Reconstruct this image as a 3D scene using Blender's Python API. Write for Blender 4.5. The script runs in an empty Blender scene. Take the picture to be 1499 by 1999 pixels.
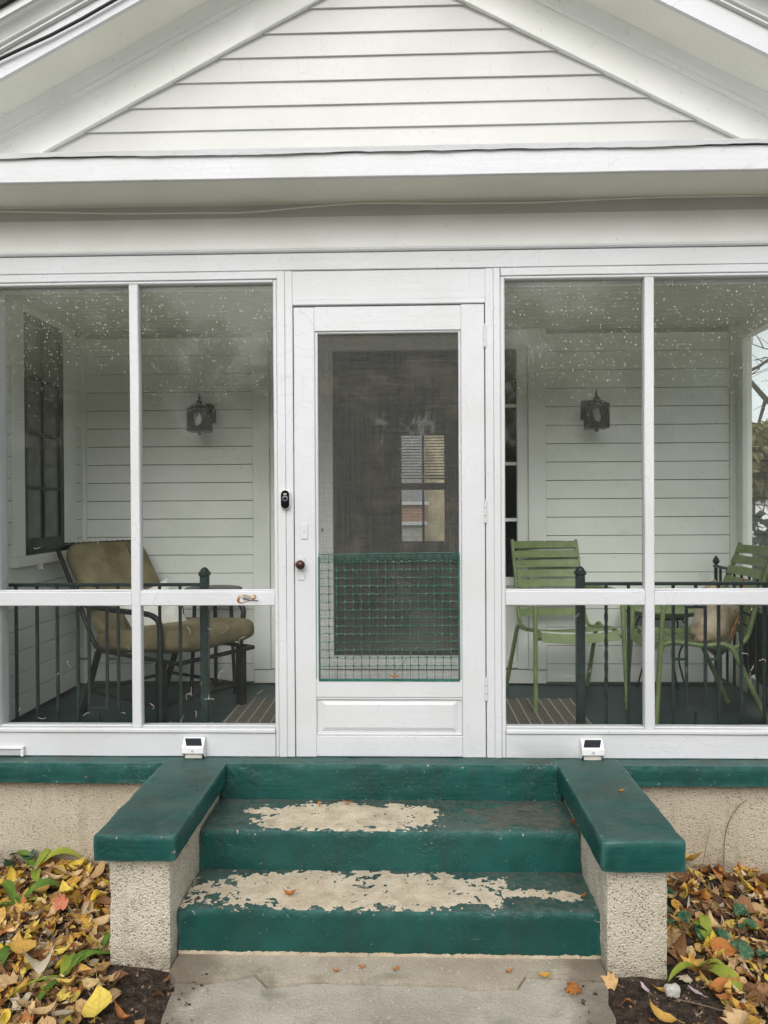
import bpy, bmesh, math, random
from mathutils import Vector, Matrix, noise, Euler
R = math.radians
rng = random.Random(7)
sc = bpy.context.scene
col = sc.collection

# ------------------------------------------------------------------ camera, sky, sun, exposure
cam_d = bpy.data.cameras.new('camera')
cam = bpy.data.objects.new('camera', cam_d)
col.objects.link(cam)
cam_d.sensor_fit = 'VERTICAL'
cam_d.sensor_height = 36.0
cam_d.lens = 36.0 * 1500.0 / 1999.0
cam_d.clip_start = 0.05
cam_d.clip_end = 900
cam.rotation_mode = 'QUATERNION'
_y, _p, _r = R(1.777), R(-0.504), R(-0.307)
_f = Vector((-math.sin(_y) * math.cos(_p), math.cos(_y) * math.cos(_p), math.sin(_p)))
_rt = Vector((math.cos(_y), math.sin(_y), 0))
_up = _rt.cross(_f)
_rt, _up = math.cos(_r) * _rt + math.sin(_r) * _up, -math.sin(_r) * _rt + math.cos(_r) * _up
_m = Matrix((_rt, _up, -_f)).transposed()
cam.rotation_quaternion = _m.to_quaternion()
cam.location = (0, 0, 1.135)
sc.camera = cam

world = bpy.data.worlds.new('World')
sc.world = world
world.use_nodes = True
wn = world.node_tree
wn.nodes.clear()
sky = wn.nodes.new('ShaderNodeTexSky')
sky.sky_type = 'NISHITA'
sky.sun_disc = False
sky.sun_elevation = R(38)
sky.sun_rotation = R(185)
sky.air_density = 1.0
sky.dust_density = 2.0
sky.ozone_density = 1.0
hs = wn.nodes.new('ShaderNodeHueSaturation')
hs.inputs['Saturation'].default_value = 0.27
bg = wn.nodes.new('ShaderNodeBackground')
bg.inputs['Strength'].default_value = 0.15
wo = wn.nodes.new('ShaderNodeOutputWorld')
wn.links.new(sky.outputs[0], hs.inputs['Color'])
wn.links.new(hs.outputs[0], bg.inputs['Color'])
wn.links.new(bg.outputs[0], wo.inputs['Surface'])

sun_d = bpy.data.lights.new('sun', 'SUN')
sun_d.energy = 1.4
sun_d.angle = R(60)
sun_d.color = (1.0, 0.97, 0.93)
sun = bpy.data.objects.new('sun', sun_d)
col.objects.link(sun)
# towards the sun: behind the viewer, a little to the left, high
_sd = Vector((-math.sin(R(5)) * math.cos(R(38)), -math.cos(R(5)) * math.cos(R(38)), math.sin(R(38))))
sun.rotation_euler = _sd.to_track_quat('Z', 'Y').to_euler()

vs = sc.view_settings
vs.view_transform = 'Standard'
vs.look = 'None'
vs.gamma = 1.0
vs.use_curve_mapping = False
vs.exposure = 0.50
sc.cycles.transparent_max_bounces = 24
sc.cycles.max_bounces = 7
sc.cycles.diffuse_bounces = 4
sc.cycles.glossy_bounces = 2

# ------------------------------------------------------------------ mesh helpers
class MB:
    def __init__(s):
        s.v = []
        s.f = []
        s.rnd = s.flat = False
    def add(s, vs_, fs):
        o = len(s.v)
        s.v += [tuple(p) for p in vs_]
        s.f += [tuple(i + o for i in f) for f in fs]
        return s
    def hexa(s, p, _=None):     # 8 points: bottom ring 0-3, top ring 4-7
        return s.add(p, [(3, 2, 1, 0), (4, 5, 6, 7), (0, 1, 5, 4), (1, 2, 6, 5), (2, 3, 7, 6), (3, 0, 4, 7)])
    def box(s, x0, x1, y0, y1, z0, z1, c=0.0):
        s.flat = True
        lo = (min(x0, x1), min(y0, y1), min(z0, z1))
        hi = (max(x0, x1), max(y0, y1), max(z0, z1))
        if c <= 0:
            x0, y0, z0 = lo
            x1, y1, z1 = hi
            return s.hexa([(x0, y0, z0), (x1, y0, z0), (x1, y1, z0), (x0, y1, z0), (x0, y0, z1), (x1, y0, z1), (x1, y1, z1), (x0, y1, z1)])
        c = min(c, 0.45 * min(hi[i] - lo[i] for i in range(3)))
        V = {}
        pts = []
        sg = (-1, 1)
        for a in sg:
            for b in sg:
                for d in sg:
                    sgn = (a, b, d)
                    for ax in range(3):
                        p = []
                        for i in range(3):
                            e = hi[i] if sgn[i] > 0 else lo[i]
                            p.append(e if i == ax else e - sgn[i] * c)
                        V[(sgn, ax)] = len(pts)
                        pts.append(p)
        fs = []
        for ax in range(3):
            b, d = [(1, 2), (2, 0), (0, 1)][ax]
            for q in sg:
                ring = []
                for (u, w) in ((-1, -1), (1, -1), (1, 1), (-1, 1)):
                    t = [0, 0, 0]
                    t[ax], t[b], t[d] = q, u, w
                    ring.append(V[(tuple(t), ax)])
                fs.append(ring if q > 0 else ring[::-1])
            for qb in sg:           # edges running along ax
                for qd in sg:
                    t0 = [0, 0, 0]
                    t0[ax], t0[b], t0[d] = -1, qb, qd
                    t1 = list(t0)
                    t1[ax] = 1
                    fs.append((V[(tuple(t0), b)], V[(tuple(t1), b)], V[(tuple(t1), d)], V[(tuple(t0), d)]))
        for a in sg:
            for b in sg:
                for d in sg:
                    fs.append((V[((a, b, d), 0)], V[((a, b, d), 1)], V[((a, b, d), 2)]))
        return s.add(pts, fs)
    def tube(s, path, r, n=8, radii=None, closed=False):
        s.rnd = True
        path = [Vector(p) for p in path]
        m = len(path)
        pts = []
        t0 = (path[1] - path[0]).normalized()
        up = Vector((0, 0, 1)) if abs(t0.z) < 0.9 else Vector((1, 0, 0))
        nrm = (up - t0 * up.dot(t0)).normalized()
        for i, p in enumerate(path):
            a = path[(i - 1) % m] if (closed or i > 0) else p
            b = path[(i + 1) % m] if (closed or i < m - 1) else p
            t = (b - a)
            t = t.normalized() if t.length > 1e-9 else t0
            nrm = (nrm - t * nrm.dot(t))
            nrm = nrm.normalized() if nrm.length > 1e-6 else t.orthogonal().normalized()
            bn = t.cross(nrm)
            rr = radii[i] if radii else r
            for k in range(n):
                a_ = 2 * math.pi * k / n
                pts.append(p + nrm * (rr * math.cos(a_)) + bn * (rr * math.sin(a_)))
        fs = []
        for i in range(m if closed else m - 1):
            j = (i + 1) % m
            for k in range(n):
                k2 = (k + 1) % n
                fs.append((i * n + k, i * n + k2, j * n + k2, j * n + k))
        if not closed:
            fs.append(tuple(range(n))[::-1])
            fs.append(tuple((m - 1) * n + k for k in range(n)))
        return s.add(pts, fs)
    def lathe(s, prof, c=(0, 0, 0), n=16, axis='z'):
        s.rnd = True
        pts = []
        for (r, h) in prof:
            for k in range(n):
                a = 2 * math.pi * k / n
                if axis == 'z':
                    pts.append((c[0] + r * math.cos(a), c[1] + r * math.sin(a), c[2] + h))
                elif axis == 'y':
                    pts.append((c[0] + r * math.cos(a), c[1] + h, c[2] + r * math.sin(a)))
                else:
                    pts.append((c[0] + h, c[1] + r * math.cos(a), c[2] + r * math.sin(a)))
        fs = []
        for i in range(len(prof) - 1):
            for k in range(n):
                k2 = (k + 1) % n
                fs.append((i * n + k, i * n + k2, (i + 1) * n + k2, (i + 1) * n + k))
        fs.append(tuple(range(n)))
        fs.append(tuple((len(prof) - 1) * n + k for k in range(n)))
        return s.add(pts, fs)
    def sweep(s, prof, axis, a0, a1, n=1, amp=0.0, seed=0.0, freq=3.0):
        """profile polygon swept along x or z, with slight waviness"""
        m = len(prof)
        pts = []
        for i in range(n + 1):
            t = a0 + (a1 - a0) * i / n
            for j, (u, w) in enumerate(prof):
                du = dw = 0
                if amp:
                    du = amp * noise.noise((t * freq, seed, j * 0.05))
                    dw = amp * noise.noise((t * freq, seed + 9.3, j * 0.05))
                if axis == 'x':
                    pts.append((t, u + du, w + dw))
                elif axis == 'z':
                    pts.append((u + du, w + dw, t))
                else:
                    pts.append((u + du, t, w + dw))
        fs = []
        for i in range(n):
            for j in range(m):
                k = (j + 1) % m
                fs.append((i * m + j, i * m + k, (i + 1) * m + k, (i + 1) * m + j))
        fs.append(tuple(range(m))[::-1])
        fs.append(tuple(n * m + j for j in range(m)))
        return s.add(pts, fs)
    def xf(s, M, start=0):
        for i in range(start, len(s.v)):
            s.v[i] = tuple(M @ Vector(s.v[i]))
        return s

def chrect(u0, u1, w0, w1, c=0.003):
    return [(u0 + c, w0), (u1 - c, w0), (u1, w0 + c), (u1, w1 - c), (u1 - c, w1), (u0 + c, w1), (u0, w1 - c), (u0, w0 + c)]

def hboard(x0, x1, y0, y1, z0, z1, c=0.003, amp=0.0012, seg=0.12):
    n = max(1, int(abs(x1 - x0) / seg))
    return MB().sweep(chrect(y0, y1, z0, z1, c), 'x', x0, x1, n, amp, seed=rng.random() * 50)

def vboard(x0, x1, y0, y1, z0, z1, c=0.003, amp=0.0010, seg=0.12):
    n = max(1, int(abs(z1 - z0) / seg))
    return MB().sweep(chrect(x0, x1, y0, y1, c), 'z', z0, z1, n, amp, seed=rng.random() * 50)

def mesh_from(name, mb, mat, smooth=35):
    me = bpy.data.meshes.new(name)
    me.from_pydata(mb.v, [], mb.f)
    bm = bmesh.new()
    bm.from_mesh(me)
    bmesh.ops.recalc_face_normals(bm, faces=bm.faces)
    bm.to_mesh(me)
    bm.free()
    if smooth:
        me.shade_smooth()
        me.set_sharp_from_angle(angle=R(smooth))
    if mat:
        me.materials.append(mat)
    return me

def base_of(parent):
    v = Vector((0, 0, 0))
    while parent is not None:
        v += parent.location
        parent = parent.parent
    return v

def obj(name, mb, mat, parent=None, local=False, smooth=35, kind=None):
    """one mesh object; geometry given in world metres (or in the parent's own frame when local)"""
    if parent is not None and not local:
        b = base_of(parent)
        mb.v = [(p[0] - b.x, p[1] - b.y, p[2] - b.z) for p in mb.v]
    if mb.rnd and not mb.flat and smooth == 35:
        smooth = 62
    me = mesh_from(name, mb, mat, smooth)
    o = bpy.data.objects.new(name, me)
    col.objects.link(o)
    if parent is not None:
        o.parent = parent
    if kind:
        o['kind'] = kind
    return o

def link_mesh(name, me, parent=None, loc=(0, 0, 0), rot=(0, 0, 0), scale=(1, 1, 1)):
    o = bpy.data.objects.new(name, me)
    col.objects.link(o)
    o.parent = parent
    o.location = loc
    o.rotation_euler = rot
    o.scale = scale
    return o

def tag(o, label, cat, group=None):
    o['label'] = label
    o['category'] = cat
    if group:
        o['group'] = group
    return o

def thing(name, label, cat, loc=(0, 0, 0), rz=0.0, group=None):
    o = bpy.data.objects.new(name, None)
    o.empty_display_size = 0.1
    col.objects.link(o)
    o.location = loc
    o.rotation_euler = (0, 0, rz)
    return tag(o, label, cat, group)

def copy_tree(o, parent=None):
    c = o.copy()
    col.objects.link(c)
    c.parent = parent
    for ch in list(o.children):
        copy_tree(ch, c)
    return c

def rough_box(x0, x1, y0, y1, z0, z1, res=0.02, rad=0.012, amp=0.003, freq=14.0, seed=0.0, skip_bottom=False):
    """box with rounded, worn edges and an uneven surface"""
    lo = Vector((x0, y0, z0))
    hi = Vector((x1, y1, z1))
    n = [max(2, int(round((hi[i] - lo[i]) / res))) for i in range(3)]
    idx = {}
    pts = []
    def vid(i, j, k):
        key = (i, j, k)
        if key not in idx:
            idx[key] = len(pts)
            pts.append(Vector((lo.x + (hi.x - lo.x) * i / n[0], lo.y + (hi.y - lo.y) * j / n[1], lo.z + (hi.z - lo.z) * k / n[2])))
        return idx[key]
    fs = []
    for i in range(n[0]):
        for j in range(n[1]):
            if not skip_bottom:
                fs.append((vid(i, j, 0), vid(i, j + 1, 0), vid(i + 1, j + 1, 0), vid(i + 1, j, 0)))
            fs.append((vid(i, j, n[2]), vid(i + 1, j, n[2]), vid(i + 1, j + 1, n[2]), vid(i, j + 1, n[2])))
    for i in range(n[0]):
        for k in range(n[2]):
            fs.append((vid(i, 0, k), vid(i + 1, 0, k), vid(i + 1, 0, k + 1), vid(i, 0, k + 1)))
            fs.append((vid(i, n[1], k), vid(i, n[1], k + 1), vid(i + 1, n[1], k + 1), vid(i + 1, n[1], k)))
    for j in range(n[1]):
        for k in range(n[2]):
            fs.append((vid(0, j, k), vid(0, j, k + 1), vid(0, j + 1, k + 1), vid(0, j + 1, k)))
            fs.append((vid(n[0], j, k), vid(n[0], j + 1, k), vid(n[0], j + 1, k + 1), vid(n[0], j, k + 1)))
    out = []
    for p in pts:
        rr = rad * (1.0 + 0.5 * noise.noise(p * 9 + Vector((seed, 0, 0))))
        q = Vector([min(max(p[i], lo[i] + rr), hi[i] - rr) for i in range(3)])
        d = p - q
        if d.length > 1e-9:
            p2 = q + d.normalized() * min(rr, d.length)
            nn = d.normalized()
        else:
            p2, nn = p, Vector((0, 0, 0))
        a = noise.noise(p * freq + Vector((seed, 3.1, 0))) * amp + noise.noise(p * freq * 3.3 + Vector((0, seed, 1.7))) * amp * 0.45
        out.append(p2 + nn * a)
    return MB().add(out, fs)

# ------------------------------------------------------------------ materials
class S:
    """socket with arithmetic"""
    def __init__(s, nt, sock):
        s.nt, s.k = nt, sock
    def _m(s, op, o=None, o2=None, rev=False):
        n = s.nt.nodes.new('ShaderNodeMath')
        n.operation = op
        ins = [s, o] if not rev else [o, s]
        if o2 is not None:
            ins.append(o2)
        for i, v in enumerate(ins):
            if v is None:
                continue
            if isinstance(v, S):
                s.nt.links.new(v.k, n.inputs[i])
            else:
                n.inputs[i].default_value = v
        return S(s.nt, n.outputs[0])
    def __add__(s, o): return s._m('ADD', o)
    __radd__ = __add__
    def __sub__(s, o): return s._m('SUBTRACT', o)
    def __rsub__(s, o): return s._m('SUBTRACT', o, rev=True)
    def __mul__(s, o): return s._m('MULTIPLY', o)
    __rmul__ = __mul__
    def __truediv__(s, o): return s._m('DIVIDE', o)
    def __gt__(s, o): return s._m('GREATER_THAN', o)
    def __lt__(s, o): return s._m('LESS_THAN', o)
    def pw(s, o): return s._m('POWER', o)
    def mx(s, o): return s._m('MAXIMUM', o)
    def mn(s, o): return s._m('MINIMUM', o)
    def ab(s): return s._m('ABSOLUTE')
    def sin(s): return s._m('SINE')
    def step(s, a, b):
        n = s.nt.nodes.new('ShaderNodeMapRange')
        n.interpolation_type = 'SMOOTHSTEP'
        s.nt.links.new(s.k, n.inputs[0])
        n.inputs[1].default_value = a
        n.inputs[2].default_value = b
        return S(s.nt, n.outputs[0])

class M:
    def __init__(s, name):
        s.m = bpy.data.materials.new(name)
        s.m.use_nodes = True
        s.nt = s.m.node_tree
        s.nt.nodes.clear()
        s.out = s.nt.nodes.new('ShaderNodeOutputMaterial')
        g = s.nt.nodes.new('ShaderNodeNewGeometry')
        s.pos = g.outputs['Position']
        s.geo = g
    def xyz(s, sock=None):
        n = s.nt.nodes.new('ShaderNodeSeparateXYZ')
        s.nt.links.new(sock or s.pos, n.inputs[0])
        return [S(s.nt, n.outputs[i]) for i in range(3)]
    def mapped(s, scale, src=None, loc=(0, 0, 0)):
        n = s.nt.nodes.new('ShaderNodeMapping')
        s.nt.links.new(src or s.pos, n.inputs[0])
        n.inputs['Scale'].default_value = scale
        n.inputs['Location'].default_value = loc
        return n.outputs[0]
    def noise(s, scale, detail=4, rough=0.55, dist=0.0, src=None, color=False):
        n = s.nt.nodes.new('ShaderNodeTexNoise')
        s.nt.links.new(src or s.pos, n.inputs['Vector'])
        n.inputs['Scale'].default_value = scale
        n.inputs['Detail'].default_value = detail
        n.inputs['Roughness'].default_value = rough
        n.inputs['Distortion'].default_value = dist
        return n.outputs['Color'] if color else S(s.nt, n.outputs['Fac'])
    def voro(s, scale, feature='F1', src=None, rnd=1.0, dims='3D'):
        n = s.nt.nodes.new('ShaderNodeTexVoronoi')
        n.voronoi_dimensions = dims
        n.feature = feature
        s.nt.links.new(src or s.pos, n.inputs['Vector'])
        n.inputs['Scale'].default_value = scale
        n.inputs['Randomness'].default_value = rnd
        d = S(s.nt, n.outputs['Distance'])
        c = n.outputs['Color'] if feature == 'F1' else None
        return d, c
    def ramp(s, fac, stops, interp='LINEAR'):
        n = s.nt.nodes.new('ShaderNodeValToRGB')
        s.nt.links.new(fac.k if isinstance(fac, S) else fac, n.inputs[0])
        cr = n.color_ramp
        cr.interpolation = interp
        while len(cr.elements) < len(stops):
            cr.elements.new(0.5)
        for e, (p, c) in zip(cr.elements, stops):
            e.position = p
            e.color = (c[0], c[1], c[2], 1)
        return n.outputs[0]
    def mix(s, fac, a, b, mode='MIX'):
        n = s.nt.nodes.new('ShaderNodeMix')
        n.data_type = 'RGBA'
        n.blend_type = mode
        for v, i in ((fac, 0), (a, 6), (b, 7)):
            if isinstance(v, S):
                s.nt.links.new(v.k, n.inputs[i])
            elif isinstance(v, bpy.types.NodeSocket):
                s.nt.links.new(v, n.inputs[i])
            elif isinstance(v, (int, float)):
                n.inputs[i].default_value = v
            else:
                n.inputs[i].default_value = (v[0], v[1], v[2], 1)
        return n.outputs[2]
    def bump(s, h, strength=0.4, dist=0.004, prev=None):
        n = s.nt.nodes.new('ShaderNodeBump')
        n.inputs['Strength'].default_value = strength
        n.inputs['Distance'].default_value = dist
        s.nt.links.new(h.k if isinstance(h, S) else h, n.inputs['Height'])
        if prev is not None:
            s.nt.links.new(prev, n.inputs['Normal'])
        return n.outputs[0]
    def princ(s, color, rough=0.5, normal=None, spec=0.5, metal=0.0, **kw):
        n = s.nt.nodes.new('ShaderNodeBsdfPrincipled')
        def put(key, v):
            if isinstance(v, S):
                s.nt.links.new(v.k, n.inputs[key])
            elif isinstance(v, bpy.types.NodeSocket):
                s.nt.links.new(v, n.inputs[key])
            elif isinstance(v, (int, float)):
                n.inputs[key].default_value = v
            else:
                n.inputs[key].default_value = (v[0], v[1], v[2], 1)
        put('Base Color', color)
        put('Roughness', rough)
        put('Specular IOR Level', spec)
        put('Metallic', metal)
        if normal is not None:
            s.nt.links.new(normal, n.inputs['Normal'])
        for k, v in kw.items():
            put(k, v)
        return n.outputs[0]
    def shader(s, kind, color=None, rough=None):
        n = s.nt.nodes.new(kind)
        if color is not None:
            if isinstance(color, bpy.types.NodeSocket):
                s.nt.links.new(color, n.inputs['Color'])
            else:
                n.inputs['Color'].default_value = (color[0], color[1], color[2], 1)
        if rough is not None:
            n.inputs['Roughness'].default_value = rough
        return n.outputs[0]
    def mixs(s, fac, a, b):
        n = s.nt.nodes.new('ShaderNodeMixShader')
        if isinstance(fac, S):
            s.nt.links.new(fac.k, n.inputs[0])
        else:
            n.inputs[0].default_value = fac
        s.nt.links.new(a, n.inputs[1])
        s.nt.links.new(b, n.inputs[2])
        return n.outputs[0]
    def done(s, sh):
        s.nt.links.new(sh, s.out.inputs['Surface'])
        return s.m

def painted_wood(name, colr, grain, rough=0.45, crack=1.0, dirt=0.35):
    """old layered oil paint on boards: brush grain, lumps, fine crackle lines, a little grime"""
    k = M(name)
    g = k.noise(1.0, 2, 0.6, src=k.mapped(grain))
    lump = k.noise(38, 1, 0.5)
    bn = k.nt.nodes.new('ShaderNodeTexNoise')
    k.nt.links.new(k.pos, bn.inputs['Vector'])
    bn.inputs['Scale'].default_value = 3.1
    bn.inputs['Detail'].default_value = 4
    big = S(k.nt, bn.outputs['Fac'])
    warp = k.mix(0.09, k.pos, bn.outputs['Color'])
    e, _ = k.voro(10, 'DISTANCE_TO_EDGE', src=warp)
    line = (1 - e.step(0.0, 0.016)) * big.step(0.52, 0.62) * crack
    c = k.mix(big.step(0.28, 0.72), [colr[0] * 0.915, colr[1] * 0.925, colr[2] * 0.905], colr)
    c = k.mix(line * 0.32, c, [x * 0.5 for x in colr])
    c = k.mix((lump + g * 0.3).step(0.86, 0.93) * dirt * 0.5, c, (0.30, 0.28, 0.22))
    return k.done(k.princ(c, rough, k.bump(g * 0.6 + lump * 0.7, 0.36, 0.0042)))

GH = (3, 60, 60)
GV = (60, 60, 3)
white_h = painted_wood('white_paint_horizontal', (0.635, 0.645, 0.665), GH)
white_v = painted_wood('white_paint_vertical', (0.635, 0.645, 0.665), GV)
gable_white = painted_wood('gable_paint', (0.55, 0.55, 0.53), GH, crack=0.7)
rake_white = painted_wood('rake_paint', (0.80, 0.81, 0.78), (30, 30, 30), crack=0.15)
soffit_cream = painted_wood('soffit_paint', (0.80, 0.805, 0.715), (20, 20, 20), crack=0.1)
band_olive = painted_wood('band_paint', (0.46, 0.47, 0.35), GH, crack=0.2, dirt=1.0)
porch_white = painted_wood('porch_wall_paint', (0.855, 0.87, 0.83), GH, crack=0.2)
porch_white_v = painted_wood('porch_trim_paint', (0.855, 0.87, 0.83), GV, crack=0.2)
ceiling_paint = painted_wood('ceiling_paint', (0.34, 0.37, 0.275), GV, crack=0.3)
sash_green = painted_wood('sash_paint', (0.018, 0.030, 0.028), GV, rough=0.4)

def plain(name, colr, rough=0.5, metal=0.0, var=0.25, scale=20, bump=0.15, spec=0.5):
    k = M(name)
    n = k.noise(scale, 2)
    c = k.mix(n.step(0.3, 0.75), [x * (1 - var) for x in colr], [min(1, x * (1 + var * 0.5)) for x in colr])
    return k.done(k.princ(c, rough, k.bump(k.noise(scale * 4, 1), bump, 0.002), spec, metal))

iron_green = plain('iron_paint', (0.010, 0.026, 0.025), 0.38, var=0.4, scale=30, bump=0.4)
iron_dark = plain('dark_iron', (0.007, 0.010, 0.010), 0.42, var=0.4, scale=40, bump=0.5)
wire_green = plain('wire_paint', (0.024, 0.145, 0.11), 0.40, var=0.4, scale=60)
chair_green = plain('chair_paint', (0.205, 0.268, 0.110), 0.42, var=0.18, scale=16, bump=0.08)
black_plastic = plain('black_plastic', (0.006, 0.006, 0.007), 0.16, var=0.1)
cable_black = plain('cable_black', (0.008, 0.008, 0.008), 0.55)
white_plastic = plain('white_plastic', (0.78, 0.78, 0.77), 0.32, var=0.04, bump=0.02)
diffuser_mat = plain('diffuser', (0.60, 0.58, 0.52), 0.5, var=0.1)
solar_mat = plain('solar_cell', (0.010, 0.013, 0.018), 0.15, var=0.2)
lens_mat = plain('lens_grey', (0.16, 0.17, 0.18), 0.12, var=0.1)
sensor_mat = plain('sensor_grey', (0.45, 0.46, 0.47), 0.3, var=0.05)
bronze = plain('bronze_knob', (0.075, 0.045, 0.035), 0.34, metal=0.7, var=0.35)
rust_mat = plain('rust', (0.28, 0.10, 0.05), 0.8, var=0.4, scale=80)
raw_wood = plain('raw_wood', (0.36, 0.17, 0.06), 0.8, var=0.6, scale=60, bump=0.8)
pale_wood = plain('pale_wood', (0.50, 0.43, 0.32), 0.8, var=0.4, scale=60, bump=0.8)
gap_dark = plain('gap_shadow_board', (0.055, 0.050, 0.048), 0.9, var=0.4)
shingle_mat = plain('shingle', (0.035, 0.036, 0.038), 0.9, var=0.5, scale=60, bump=0.8)
gutter_mat = plain('crown_paint', (0.62, 0.645, 0.62), 0.30, var=0.08, scale=6, bump=0.04)
room_wall = plain('room_wall', (0.36, 0.345, 0.31), 0.7, var=0.15)
room_floor = plain('room_floor', (0.30, 0.25, 0.19), 0.35, var=0.4)
dark_wood = plain('dark_wood', (0.020, 0.014, 0.011), 0.4, var=0.4)
curtain_mat = plain('curtain', (0.55, 0.54, 0.50), 0.9, var=0.1)
white_cloth = plain('white_cloth', (0.72, 0.71, 0.67), 0.9, var=0.06, scale=40, bump=0.3)
stripe_mat = plain('cloth_stripe', (0.05, 0.05, 0.05), 0.9)
tarp_mat = plain('dark_cloth', (0.012, 0.028, 0.034), 0.55, var=0.4, scale=12, bump=0.3)
lint_mat = plain('lint', (0.60, 0.57, 0.48), 0.9)
stone_mat = plain('pale_stone', (0.52, 0.49, 0.44), 0.7, var=0.2, scale=60, bump=0.4)
petal_mat = plain('pink_petal', (0.50, 0.38, 0.40), 0.7, var=0.2)
stem_mat = plain('dry_stem', (0.26, 0.17, 0.10), 0.8, var=0.4)
sky_wall = plain('far_white_wall', (0.72, 0.72, 0.70), 0.7)
bounce_ground_mat = plain('bounce_ground', (0.40, 0.385, 0.345), 0.9, var=0.6, scale=3, bump=0.8)  # ground out of view, made pale to bounce light up under the eaves
bark_mat = plain('bark', (0.085, 0.070, 0.062), 0.9, var=0.5, scale=10, bump=0.9)

def cushion_material():
    k = M('olive_cushion')
    w = k.noise(150, 2)
    n = k.noise(6, 4)
    c = k.mix(n.step(0.3, 0.7), (0.165, 0.142, 0.078), (0.255, 0.220, 0.130))
    c = k.mix(k.noise(7, 3).step(0.48, 0.70) * 0.7, c, (0.15, 0.10, 0.06))
    return k.done(k.princ(c, 0.95, k.bump(w + n, 0.5, 0.004), 0.2))
cushion_mat = cushion_material()

def tan_cloth():
    k = M('tan_printed_cloth')
    n = k.noise(9, 3, 0.6, 0.6)
    c = k.ramp(n, [(0.30, (0.14, 0.11, 0.08)), (0.40, (0.34, 0.27, 0.18)), (0.50, (0.52, 0.42, 0.30)), (0.62, (0.58, 0.50, 0.40)), (0.72, (0.40, 0.31, 0.17))])
    return k.done(k.princ(c, 0.9, k.bump(k.noise(90, 2), 0.4, 0.003), 0.2))
tan_mat = tan_cloth()

def dusty_glass(name, haze=0.03, specks=0.0, gloss_rough=0.03, tint=(0.97, 0.98, 0.97), refl=0.05):
    k = M(name)
    lw = k.nt.nodes.new('ShaderNodeLayerWeight')
    lw.inputs[0].default_value = 0.5
    fr = S(k.nt, lw.outputs['Facing']).pw(5.0) * 0.9 + refl
    gl = k.shader('ShaderNodeBsdfGlossy', (1, 1, 1), gloss_rough)
    tr = k.shader('ShaderNodeBsdfTransparent', tint)
    sh = k.mixs(fr, tr, gl)
    if haze > 0:
        dust_veil = k.noise(2.2, 3, 0.6).step(0.25, 0.8) * haze + haze * 0.25
        if specks > 0:
            x, y, z = k.xyz()
            nn = k.noise(26, 1, color=True)
            cmb = k.nt.nodes.new('ShaderNodeCombineXYZ')
            k.nt.links.new(x.k, cmb.inputs[0])
            k.nt.links.new((z * 0.62).k, cmb.inputs[1])
            d, c = k.voro(104, 'F1', src=k.mix(0.005, cmb.outputs[0], nn), dims='2D')
            cr = k.xyz(c)
            spot = (1 - (d / (cr[0] * cr[0] * 0.34 + 0.08)).step(0.5, 1.0)) * (cr[1] > 0.45) * (cr[2] * 0.8 + 0.2)
            zone = (z + k.noise(2.0, 2) * 0.9).step(1.60, 2.35)
            top_veil = (z + k.noise(1.9, 3) * 0.6).step(1.85, 2.40)  # veil of reflections on the upper panes, put into the colour as haze
            dust_veil = dust_veil * (zone * 1.0 + 0.4) + top_veil * 0.20 + spot * zone * specks
            spot_c = spot * zone
        df = k.shader('ShaderNodeBsdfDiffuse', k.mix(spot_c, (0.30, 0.315, 0.24), (0.66, 0.67, 0.58)) if specks > 0 else (0.58, 0.60, 0.47))
        sh = k.mixs(dust_veil.mn(0.9), sh, df)
    return k.done(sh)
clear_back = dusty_glass('pane_back', 0.0, refl=0.01)
pane_glass = dusty_glass('dusty_pane', 0.045, 0.40, 0.10, refl=0.022)
clear_glass = dusty_glass('door_glass', 0.02, 0.0, 0.02, refl=0.03)
side_glass = dusty_glass('side_pane', 0.02, 0.0, 0.02)

def window_glass():
    k = M('dark_window_glass')
    n = k.noise(3, 2)
    return k.done(k.princ((0.012, 0.016, 0.018), 0.04, k.bump(n, 0.06, 0.01), 0.6))
dark_glass = window_glass()
grey_glass = plain('reflection_grey_glass', (0.16, 0.17, 0.16), 0.06, var=0.35, scale=5, bump=0.02, spec=0.6)  # lighter grey puts the pane reflections into the base colour

def screen_mesh():
    k = M('insect_screen')
    x, y, z = k.xyz()
    w1 = k.noise(1, 3, 0.7, src=k.mapped((420, 1, 6)))
    w2 = k.noise(1, 3, 0.7, src=k.mapped((6, 1, 420)))
    stain = k.noise(5, 4, 0.6, 0.5)
    a = ((w1.step(0.3, 0.7) + w2.step(0.3, 0.7)) * 0.12 + 0.07) + stain.step(0.45, 0.75) * 0.08
    c = k.mix(stain.step(0.42, 0.75), (0.150, 0.153, 0.142), (0.200, 0.188, 0.158))
    return k.done(k.mixs(a, k.shader('ShaderNodeBsdfTransparent', (1, 1, 1)), k.shader('ShaderNodeBsdfDiffuse', c)))
mesh_mat = screen_mesh()

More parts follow.
